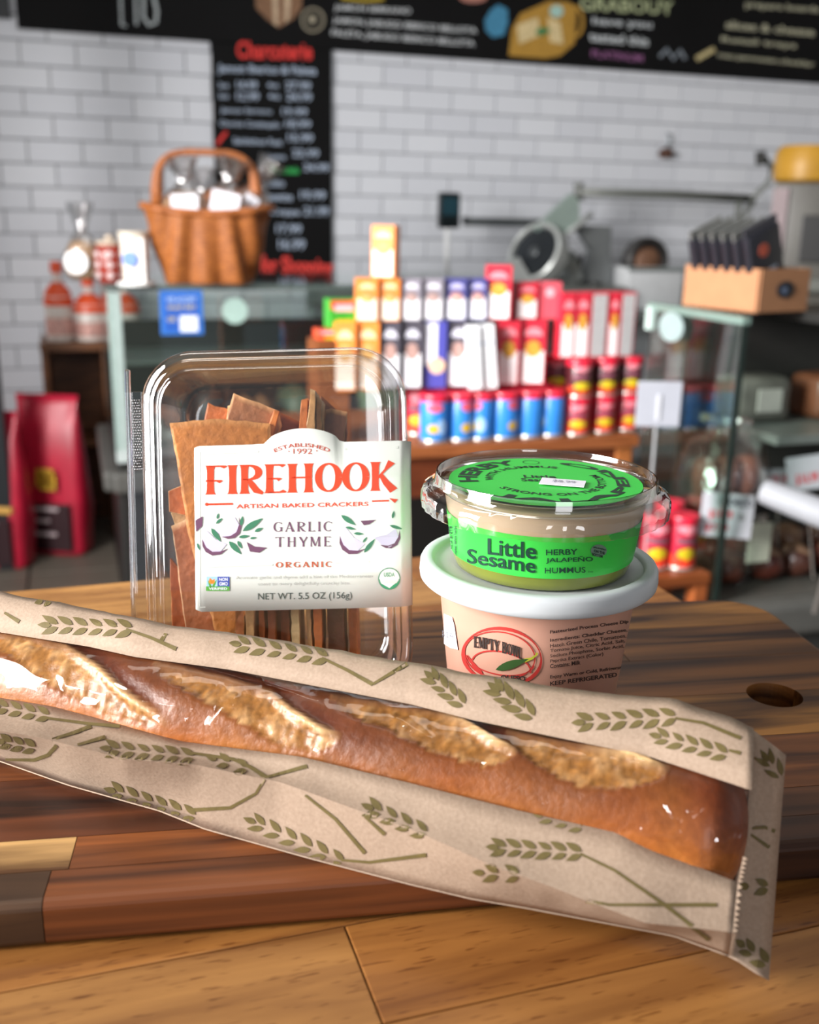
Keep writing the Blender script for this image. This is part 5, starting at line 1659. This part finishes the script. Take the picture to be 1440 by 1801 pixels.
# lower step with two red cans on the right
sp = U(1182, 1008, 2.02)
step = thing('wooden_step', 'low wooden step in front of the deli case with red cans', 'step', S(sp.dot(DV), sp.dot(NV), 0), YAW)
obj('top', MB().box((-.085, .06, sp.z - .012), (.32, .16, .024), bev=.002), PINE, step).color = lin('#b58460')
for x_ in (-.22, .058):
    obj('leg', MB().box((x_, -.002, (sp.z - .024) / 2), (.03, .03, sp.z - .024), bev=.002), PINE, step).color = lin('#d9a27c')
    obj('leg', MB().box((x_, .122, (sp.z - .024) / 2), (.03, .03, sp.z - .024), bev=.002), PINE, step).color = lin('#b98664')
for k, (px, lab_) in enumerate(((1148, 'red snack can on the low step closer to the tubs'), (1194, 'red snack can on the low step closer to the case'))):
    p = U(px, 1006 - 4 * k, 2.06)
    can_h2 = (1006 - 912) / F_PX * 2.06 * 1.02
    t0 = hitn(px, 1000, p.dot(NV))
    t = can_at(px, p.dot(NV), sp.z + .0005, .0285, can_h2, 'red', lab_, 'red cans on the low step', .2 * k)
    t.matrix_basis = Matrix.Translation((p.x, p.y, sp.z + .0005)) @ Matrix.Rotation(.2 * k, 4, 'Z')
t = can_at(1166, 2.1, sp.z + .0005, .0285, can_h2, 'red', 'red snack can standing behind the other two on the step', 'red cans on the low step', 0)
p = U(1168, 990, 2.16); t.matrix_basis = Matrix.Translation((p.x, p.y, sp.z + .0005))

# ================================================================== open deli case on the right
cc = U(1304, 568, 1.9)
ra, rb, rz0 = cc.dot(DV), cc.dot(NV), cc.z
rc = thing('open_deli_case', 'grey open front deli case with glass end panel', 'display case', S(ra, rb, 0), YAW)
RL, RD = 1.7, .40
obj('base', MB().box((RL / 2, RD / 2, .2), (RL, RD, .40), bev=.006), plain('#3f3f3d', .5, var=.1, scale=6), rc)
obj('bumper', MB().box((RL / 2, -.012, .43), (RL, .05, .07), bev=.012), plain('#6a6a66', .4, metal=.3), rc)
obj('deck', MB().box((RL / 2, RD / 2, .455), (RL, RD, .03)), plain('#565550', .4), rc)
obj('end_glass', MB().box((.005, .16, (.47 + rz0) / 2), (.010, .32, rz0 - .47), bev=.002), clear('dark_edge_glass', tint=(.74, .82, .78), base=.05, edge=.5, rough=.02), rc)
obj('glass_edge_trim', MB().box((.005, -.003, (.47 + rz0) / 2), (.012, .006, rz0 - .47)), plain('#1f2a26', .3), rc)
obj('top_rail', MB().box((.005, .16, rz0 + .004), (.02, .34, .016), bev=.003), plain('#6f857d', .25), rc)
obj('bracket', MB().box((-.006, .31, rz0 - .02), (.016, .02, .05), bev=.003), plain('#b4c9c4', .3), rc)
obj('top', MB().box((RL / 2 + .16, RD / 2 + .08, rz0 - .012), (RL - .3, RD - .16, .022), bev=.003), plain('#2b2c2b', .4), rc)
obj('back_panel', MB().box((RL / 2 + .07, RD - .012, (.47 + rz0) / 2), (RL - .14, .02, rz0 - .49)), plain('#2c2a28', .6), rc)
obj('middle_shelf', MB().box((RL / 2 + .08, RD - .17, .775), (RL - .2, .28, .018), bev=.002), plain('#8d9490', .35, metal=.3), rc)
for k in range(3):
    g = thing('shelf_packet', ('grey wrapped packet on the case shelf beside the glass', 'brown wrapped packet in the middle of the case shelf', 'pale wrapped packet at the outer end of the case shelf')[k], 'packet', S(ra, rb, .7855) + DV * (.24 + .2 * k) + NV * .27, YAW + .2 * k, 'packets on the case shelf')
    obj('wrap', MB().box((0, 0, .05), (.14, .1, .10), bev=.02), plain(('#6a6862', '#7a4a34', '#8a857a')[k], .35, var=.3, scale=20), g, smooth=True)
    obj('paper_label', MB().box((.01, -.052, .05), (.06, .004, .05)), plain('#b9b6b0', .5), g)
# hanging white round tag and strip on the glass end
gl = on_plane(S(ra - .004, 0, 0), DV)
pt = gl(1186, 575)[0]
tg2 = thing('oval_glass_tag', 'pale oval tag hanging on the right glass end panel', 'price tag', S(ra - .010, pt.dot(NV), pt.z), YAW)
mb = MB().lathe([(0, 0), (.024, 0), (.024, .003), (0, .003)], 22); mb.v = [Vector((-v.z, v.x * 1.9, v.y * 1.25)) for v in mb.v]
obj('plate', mb, plain('#8fa3a3', .4), tg2)
# sausage pack in clear bag
sp2 = U(1270, 850, 2.18)
sau = thing('sausage_pack', 'clear bag of thick pink sausages behind the glass edge', 'meat pack', (sp2.x, sp2.y, .4705), YAW)
for k, (x_, z_) in enumerate(((-.052, .12), (-.052, .2), (0.0, .12), (0.0, .2), (.05, .12), (.05, .2), (-.02, .055), (.035, .055))):
    mb = MB().lathe([(.010, 0), (.024, .008), (.0265, .03), (.0265, .06), (.022, .078), (.008, .084)], 16)
    mb.v = [v + Vector((x_, -.01 * (k % 2), z_ - .02)) for v in mb.v]
    obj('sausage', mb, plain('#a8644e', .3, var=.15, scale=30, coat=.4), sau, smooth=True)
obj('clear_bag', MB().lathe([(.05, 0), (.092, .03), (.102, .12), (.10, .22), (.075, .29), (.03, .315), (.045, .34)], 28, rib=lambda j, a: .007 * sin(6 * a + j), close=False), CELLO, sau, smooth=True)
obj('white_tag', MB().box((.028, -.108, .10), (.055, .003, .085), bev=.001), plain('#d9dcc8', .5), sau)
obj('black_label', MB().box((.036, -.106, .185), (.05, .003, .05), bev=.001), plain('#161414', .5), sau)
# meats on the deck
random.seed(5)
for k in range(13):
    x_, y_ = .03 + .085 * (k % 7) + random.uniform(-.01, .01), (.06 if k < 7 else .2)
    nm_ = names + ['seventh']
    g = thing('cured_meat', f'dark red cured meat piece, {nm_[k % 7]} from the glass end in the {"front" if k < 7 else "rear"} row', 'meat', S(ra, rb, .4705) + DV * x_ + NV * (y_ + .05), random.uniform(0, 3), 'cured meats on the case deck')
    c_ = random.choice(['#5c2a1f', '#6e3a2a', '#7c3324', '#4a2a20', '#84604a'])
    mb = MB().lathe([(.02, 0), (.036, .012), (.04, .03), (.034, .055), (.014, .068)], 16, rib=lambda j, a: .004 * sin(3 * a + j * 2 + k))
    obj('slab', mb, plain(c_, .4, var=.35, scale=35, coat=.3), g, smooth=True)
    obj('fat_cap', MB().lathe([(.036, .042), (.030, .058), (.012, .0695), (0, .07)], 16), plain('#9a7a62', .4, var=.3), g, smooth=True)
def price_card(px, py, t, wpx, hpx, label, lines, tilt=0.0, off=0.0):
    c = U(px, py, t)
    w_, h_ = wpx / F_PX * t, hpx / F_PX * t
    m = Matrix.Translation((c.x, c.y, c.z - h_ / 2)) @ Matrix.Rotation(radians(4) + off, 4, 'Z') @ Matrix.Rotation(radians(-10), 4, 'X') @ Matrix.Rotation(tilt, 4, 'Y')
    g = thing('price_card', label, 'price card', mat=m, group='price cards in the open case')
    obj('card', MB().box((0, 0, h_ / 2), (w_, .003, h_), bev=.0006), plain('#b4b6bd', .5, var=.03), g)
    obj('pin', MB().tube([(0, .004, h_ * .4), (0, .012, -max(.004, c.z - h_ / 2 - .474))], .002, 8), plain('#77706a', .5), g)
    for (s_, x0, y0, x1, y1, hx) in lines:
        tx = fit(sans(s_, .03), -w_ / 2 + x0 * w_, (1 - y0) * h_, -w_ / 2 + x1 * w_, (1 - y1) * h_)
        mb = MB(); mb.add([(x, -.0021, y) for x, y in tx[0]], tx[1])
        obj('lettering', mb, plain(hx, .6), g, fixn=False)
    return g
price_card(1277, 908, 2.03, 94, 78, 'large white price card with red figures low in the case', [('CHORIZO', .3, .08, .95, .28, '#3a3d48'), ('$14.99', .15, .38, .6, .6, '#c8343c'), ('lb', .72, .44, .85, .58, '#777777'), ('$7.99', .1, .7, .55, .9, '#b0303a')], radians(5))
price_card(1372, 846, 2.2, 70, 42, 'small white price card half behind the white roll', [('$9.99', .2, .25, .85, .7, '#b53a44')], radians(-3))
price_card(1424, 832, 2.15, 70, 60, 'white price card cut off at the picture edge', [('$16.99', .2, .5, .8, .85, '#c03a40')], radians(-8))
wr = thing('paper_roll', 'white paper wrapped roll lying across the case front', 'roll', mat=Matrix.Identity(4))
pA, pB = U(1338, 862, 1.96), U(1475, 915, 1.90)
wr.matrix_basis = Matrix.Translation(pB); MW[wr.name] = wr.matrix_basis.copy()
obj('wrapped_body', MB().tube([pA, pA.lerp(pB, .05), pA.lerp(pB, .5), pB], [.016, .024, .027, .028], 22), plain('#9da0a6', .5, var=.04), wr, smooth=40, world=True)
obj('red_end', MB().lathe([(0, 0), (.012, 0), (.012, .004), (0, .005)], 16), plain('#a8343a', .5), wr)
obj('roll_stand', MB().tube([pB - Vector((0, 0, .02)), Vector((pB.x, pB.y + .05, .475))], .006, 8), plain('#5a5652', .5), wr, world=True)
# little white sign on a stalk
s0 = U(1157, 710, 1.95)
sq = thing('stalk_sign', 'blank white square sign on a thin metal stalk', 'sign', (s0.x, s0.y, sp.z), radians(2))
hs = s0.z - sp.z
sx_, sy_ = 78 / F_PX * 1.95, 80 / F_PX * 1.95
obj('card', MB().box((0, -.004, hs), (sx_, .003, sy_), bev=.0008), plain('#a9acb6', .5, var=.03), sq)
obj('stalk', MB().tube([(0, 0, 0), (0, 0, hs)], .0035, 10), plain('#b6b9bc', .35, metal=.6), sq)
obj('clip', MB().box((0, -.006, hs - .006), (.008, .004, .05), bev=.001), plain('#c3c5cc', .4), sq)
obj('foot', MB().lathe([(.028, 0), (.028, .003), (.006, .006), (0, .006)], 20), plain('#a9acb0', .4, metal=.5), sq)

# ------------------------------------------------------------------ carton of dark bags on the right case
bx0 = U(1330, 555, 2.12)
kr = 2.12 / F_PX
CARD = plain('#ad7c58', .75, var=.05, scale=30)
crt = thing('cardboard_carton', 'open cardboard carton holding dark bags on the deli case', 'box', (bx0.x, bx0.y, rz0 + .0005), radians(31))
wA, dA, hA = .150, .205, (553 - 478) * kr
# corner nearest the camera at the origin: long side runs away to the left, short side to the right
obj('long_side', MB().box((-.003, dA / 2, hA / 2), (.005, dA, hA)), CARD, crt)
obj('short_side', MB().box((wA / 2, .0, hA / 2), (wA, .005, hA)), CARD, crt)
obj('far_side', MB().box((wA, dA / 2, hA / 2), (.005, dA, hA)), CARD, crt)
obj('rear_side', MB().box((wA / 2, dA, hA / 2), (wA, .005, hA)), CARD, crt)
obj('bottom', MB().box((wA / 2, dA / 2, .002), (wA, dA, .004)), CARD, crt)
mb = MB().lathe([(0, 0), (.026, 0), (.026, .002), (0, .002)], 26); mb.v = [Vector((v.x + wA * .5, -.003 - v.z, v.y * .68 + hA * .52)) for v in mb.v]
obj('oval_print', mb, plain('#1d1f26', .5), crt)
mb = MB().lathe([(0, 0), (.008, 0), (.008, .001), (0, .001)], 14); mb.v = [Vector((v.x + wA * .48, -.0052 - v.z, v.y + hA * .5)) for v in mb.v]
obj('emblem_print', mb, plain('#5a6a86', .5), crt)
MC = mw(crt)
ordn = ['first', 'second', 'third', 'fourth', 'fifth', 'frontmost']
for k in range(6):
    y_ = .185 - k * .030
    m = MC @ Matrix.Translation((wA * .5, y_, .006)) @ Matrix.Rotation(radians(-22), 4, 'Y') @ Matrix.Rotation(radians(4), 4, 'X')
    g = thing('dark_bag', f'black foil bag standing in the carton, {ordn[k]} from the back' if k < 5 else 'frontmost black foil bag in the carton with printed face', 'bag', mat=m, group='black foil bags in the carton')
    hb_ = .165 if k < 5 else .172
    obj('foil', MB().box((0, 0, hb_ / 2), (.095, .022, hb_), bev=.006), plain('#22232a', .35, var=.2), g, smooth=40)
    obj('crimp', MB().box((0, 0, hb_ + .008), (.097, .004, .02), bev=.001), plain('#8d8f8c' if k < 5 else '#4a4a52', .35, metal=.3), g)
    if k == 5:
        obj('orange_print', MB().lathe([(0, 0), (.014, 0), (.014, .001), (0, .001)], 16), plain('#b0503a', .5), g).location = (-.01, -.0125, hb_ * .78)
        g.children[-1].rotation_euler = (pi / 2, 0, 0)
        for z_, w2 in ((.5, .05), (.42, .055), (.34, .045)):
            obj('text_bar', MB().box((0, -.0118, hb_ * z_), (w2, .001, .007)), plain('#8d97a6', .6), g)
        obj('white_label', MB().box((.025, -.0118, hb_ * .17), (.032, .001, .026)), plain('#c3ccd8', .5), g)

# ================================================================== equipment in front of the wall
TS = 3.35
work = thing('work_bench', 'long grey steel work bench under the slicer', 'bench', S(hitn(640, 560, 3.75).dot(DV), 3.72, 0), YAW)
wz = hitn(1000, 552, 3.72).z
obj('top', MB().box((1.2, .28, wz - .02), (2.6, .56, .04), bev=.004), plain('#6f7473', .35, metal=.5), work)
for x_ in (.0, 2.4):
    obj('leg', MB().box((x_, .05, (wz - .04) / 2), (.05, .05, wz - .04)), plain('#55585a', .4, metal=.5), work)
    obj('leg', MB().box((x_, .5, (wz - .04) / 2), (.05, .05, wz - .04)), plain('#55585a', .4, metal=.5), work)
obj('backsplash', MB().box((1.2, .57, wz + .03), (2.6, .02, .1)), plain('#8d9492', .35, metal=.5), work)
SLV = plain('#b4b8b6', .35, metal=.25, var=.08, scale=8)
SLD = plain('#6a6d69', .4, metal=.2, var=.1, scale=8)
def on(px, py, b):
    return hitn(px, py, b)
BS = 3.95
so = on(1020, 550, BS)
sl_ = thing('meat_slicer', 'large steel deli meat slicer with slanted carriage and blade', 'slicer', (so.x, so.y, wz), YAW)
def part(name, mb, m, **k):
    return obj(name, mb, m, sl_, world=True, **k)
base_c = on(1010, 530, BS)
part('base', MB().box((base_c.x, base_c.y, wz + .05), (.34, .3, .1), YAW, bev=.02), SLD, smooth=40)
def plate(pts, b, th, m, name):
    part(name, MB().prism([on(x, y, b) for x, y in pts], NV * th), m)
plate([(940, 402), (1006, 340), (1018, 352), (1020, 384), (986, 425), (958, 418)], BS - .02, .03, plain('#9fb0a8', .35, metal=.4), 'carriage_plate')
part('carriage_arm', MB().tube([on(974, 430, BS - .03), on(1040, 376, BS - .03)], .012, 10), SLV, smooth=True)
part('slide_rail', MB().tube([on(1016, 338, BS + .06), on(1180, 342, BS + .06), on(1320, 350, BS + .06)], .020, 12), SLD, smooth=True)
part('rail_post', MB().tube([on(1017, 322, BS + .06), on(1018, 352, BS + .06)], .02, 12), SLD, smooth=40)
part('pusher_arm', MB().tube([on(1320, 352, BS + .02), on(1352, 320, BS + .02), on(1356, 292, BS + .02), on(1344, 278, BS + .02)], .012, 10), SLD, smooth=True)
part('black_handle', MB().tube([on(1337, 266, BS), on(1338, 290, BS)], .022, 14), plain('#1e1f1c', .4), smooth=40)
part('rail_strut', MB().tube([on(1300, 352, BS + .04), on(1296, 392, BS + .04)], .014, 10), SLD, smooth=True)
part('rail_strut', MB().tube([on(1326, 352, BS + .04), on(1300, 392, BS + .04)], .012, 10), SLD, smooth=True)
# blade disc and its guard, seen at a slant
bl = on(938, 442, BS - .05)
dirn = (NV * -.42 + DV * -.80 + Vector((0, 0, .40))).normalized()
Rb = dirn.to_track_quat('Z', 'Y').to_matrix().to_4x4()
def disc_part(name, prof, mat, off):
    mb = MB().lathe(prof, 40)
    mb.v = [bl + Rb @ (v + Vector((0, 0, off))) for v in mb.v]
    part(name, mb, mat, smooth=40)
disc_part('blade_guard', [(.125, -.07), (.128, -.06), (.125, .0), (.115, .006), (.108, .0), (.104, -.05)], SLV, 0)
disc_part('blade', [(0, -.012), (.10, -.012), (.10, -.008), (.04, -.004), (0, -.003)], plain('#3f4448', .25, metal=.6), 0)
disc_part('blade_hub', [(.022, -.006), (.022, .002), (.016, .006), (0, .006)], plain('#565a5c', .35, metal=.5), 0)
mh = on(985, 480, BS + .05)
part('motor_housing', MB().lathe([(.05, -.12), (.085, -.10), (.1, -.02), (.09, .05), (.05, .09), (0, .1)], 28, mh), plain('#8b8f8d', .35, metal=.55), smooth=True)
part('slanted_tray', MB().prism([on(880, 470, BS - .09), on(912, 452, BS - .09), on(952, 520, BS - .09), on(905, 530, BS - .09)], NV * .015), SLV)
part('gap_shade_strip', MB().prism([on(1016, 455, BS - .03), on(1028, 448, BS - .03), on(1000, 520, BS - .03), on(986, 520, BS - .03)], NV * .02), plain('#1b1c1b', .4))  # solid near-black strip, its colour stands in for the shade in a gap
mk = on(1045, 505, BS - .05)
part('knob', MB().lathe([(.034, -.03), (.036, .0), (.03, .02), (0, .022)], 20, mk), plain('#151515', .4), smooth=40)
part('gauge_plate', MB().prism([on(1010, 395, BS + .02), on(1075, 398, BS + .02), on(1074, 520, BS + .02), on(1020, 530, BS + .02), on(1040, 440, BS + .02)], NV * .04), plain('#85898a', .35, metal=.5))
# second machine: round dark wheel on a white plinth
m2 = on(1125, 500, BS)
mach = thing('slicer_drum', 'dark round drum on a pale plinth beside the slicer', 'machine', (m2.x, m2.y, wz), YAW)
zc_ = m2.z
obj('plinth', MB().box((.03, 0, (on(1125, 468, BS).z - wz) / 2), (.26, .16, on(1125, 468, BS).z - wz), bev=.012), plain('#c3c6c8', .35), mach, smooth=40)
obj('steel_strip', MB().box((.03, -.082, on(1125, 472, BS).z - wz), (.27, .01, .014)), plain('#7e8a88', .3, metal=.5), mach)
mb = MB().lathe([(.09, 0), (.1, .01), (.1, .05), (.085, .06), (.07, .05), (0, .05)], 36)
mb.v = [Vector((v.x + .0, -v.z - .0, v.y + on(1125, 468, BS).z - wz + .02)) for v in mb.v]
obj('drum', mb, plain('#232120', .4), mach, smooth=40)
mb = MB().lathe([(0, .05), (.062, .05), (.05, .062), (0, .066)], 24); mb.v = [Vector((v.x, -v.z, v.y + on(1125, 468, BS).z - wz + .02)) for v in mb.v]
obj('drum_face', mb, plain('#6a4a36', .6, var=.4, scale=40), mach, smooth=True)
# pale machine with a yellow cheese on top at the right
m3 = on(1402, 500, 3.3)
big = thing('pale_machine', 'pale metal machine with dark front at the right wall side', 'machine', S(m3.dot(DV), 3.3, 0), radians(-20))
w3 = (on(1345, 400, 3.3) - on(1460, 400, 3.3)).length
zt_ = on(1400, 320, 3.3).z
obj('stand', MB().box((w3 / 2 - .12, .2, .45), (w3 + .1, .4, .9), bev=.01), plain('#3b3a38', .5), big)
obj('housing', MB().box((w3 / 2 - .12, .2, (zt_ + .9) / 2), (w3, .36, zt_ - .9), bev=.012), plain('#55534d', .4, var=.06), big, smooth=40)
obj('side_panel', MB().box((-.095, .012, (zt_ + .93) / 2), (.055, .012, zt_ - .97)), plain('#8f7f81', .4), big)
obj('opening_shade_block', MB().box((.06, .012, zt_ - .20), (.14, .02, .17), bev=.004), plain('#141414', .4), big)  # closed block coloured black in place of the shade inside an opening
obj('tray_lip', MB().box((.05, -.02, .99), (.22, .06, .05), bev=.01), plain('#62655f', .4), big)
ch = on(1410, 318, 3.32)
chs = thing('waxed_cheese', 'yellow waxed cheese wheel on top of the pale machine', 'cheese', (ch.x + .06, ch.y + .13, zt_ + .001), 0)
hch = on(1410, 252, 3.3).z - zt_
obj('rind', MB().lathe([(.10, 0), (.118, .012), (.122, hch * .4), (.116, hch * .85), (.10, hch), (0, hch)], 40), plain('#b98a2c', .45, var=.1, scale=14), chs, smooth=40)
obj('paper_seal', MB().lathe([(0, hch + .0005), (.05, hch + .0005), (.05, hch + .0012), (0, hch + .0012)], 24), plain('#c9a04a', .5), chs)
# scale with display on a pole
BSC = 3.96
scp = on(780, 505, BSC)
scl = thing('counter_scale', 'deli scale with dark display on a white pole', 'scale', (scp.x, scp.y, lz), YAW)
def sp_(name, mb, m, **k):
    return obj(name, mb, m, scl, world=True, **k)
scl.matrix_basis = Matrix.Translation((scp.x, scp.y, wz)) @ Matrix.Rotation(YAW, 4, 'Z'); MW[scl.name] = scl.matrix_basis.copy()
zs = on(760, 486, BSC).z
xm = on(745, 486, BSC)
sp_('body', MB().box((xm.x, xm.y, (wz + zs) / 2 - .012), (.34, .28, zs - wz - .024), YAW, bev=.012), plain('#c9d2cc', .4), smooth=40)
sp_('weigh_plate', MB().box((xm.x, xm.y, zs), (.3, .27, .02), YAW, bev=.006), plain('#2c3a36', .3, metal=.4), smooth=40)
pp0, pp1 = on(786, 488, BSC), on(786, 398, BSC)
sp_('pole', MB().tube([pp0, pp1], .0105, 12), plain('#e3e5e6', .35), smooth=True)
dpc = on(789, 370, BSC)
sp_('display', MB().box((dpc.x, dpc.y, dpc.z), (.086, .034, .136), YAW, bev=.008), plain('#12191b', .3), smooth=40)
sp_('screen', MB().box((dpc.x + .31 * .016, dpc.y - .0175, dpc.z + .015), (.066, .002, .066), YAW), plain('#1c3a44', .2), )
# feet so the scale stands on the work bench
# dark knife rail on the tile wall behind the scale
kr0, kr1 = on(818, 388, B_WALL - .02), on(968, 392, B_WALL - .02)
rail = thing('knife_rail', 'dark magnetic rail on the tile wall behind the slicer', 'rail', kr0, YAW)
obj('bar', MB().box(((kr0 + kr1) / 2), ((kr1 - kr0).length, .02, .03), YAW, bev=.003), plain('#4a4f50', .4), rail, world=True)
obj('end_cap', MB().box(kr0, (.02, .024, .034), YAW, bev=.003), plain('#2f3233', .4), rail, world=True)
# small brown hook ornament on the wall
hk = on(1172, 270, B_WALL - .02)
orn = thing('wall_hook', 'small brown ornament hanging from a hook on the tiles', 'ornament', (hk.x, hk.y, hk.z), YAW)
obj('hook', MB().tube([(.0, .005, .085), (0, -.01, .08), (0, -.012, .04), (0, 0, .02)], .005, 8), plain('#8f979c', .3, metal=.6), orn, smooth=True)
mb = MB().lathe([(.008, -.022), (.032, -.014), (.038, .0), (.026, .016), (.008, .024)], 14, rib=lambda j, a: .006 * sin(3 * a))
obj('ornament', mb, plain('#4a2a18', .5, var=.3), orn, smooth=True)
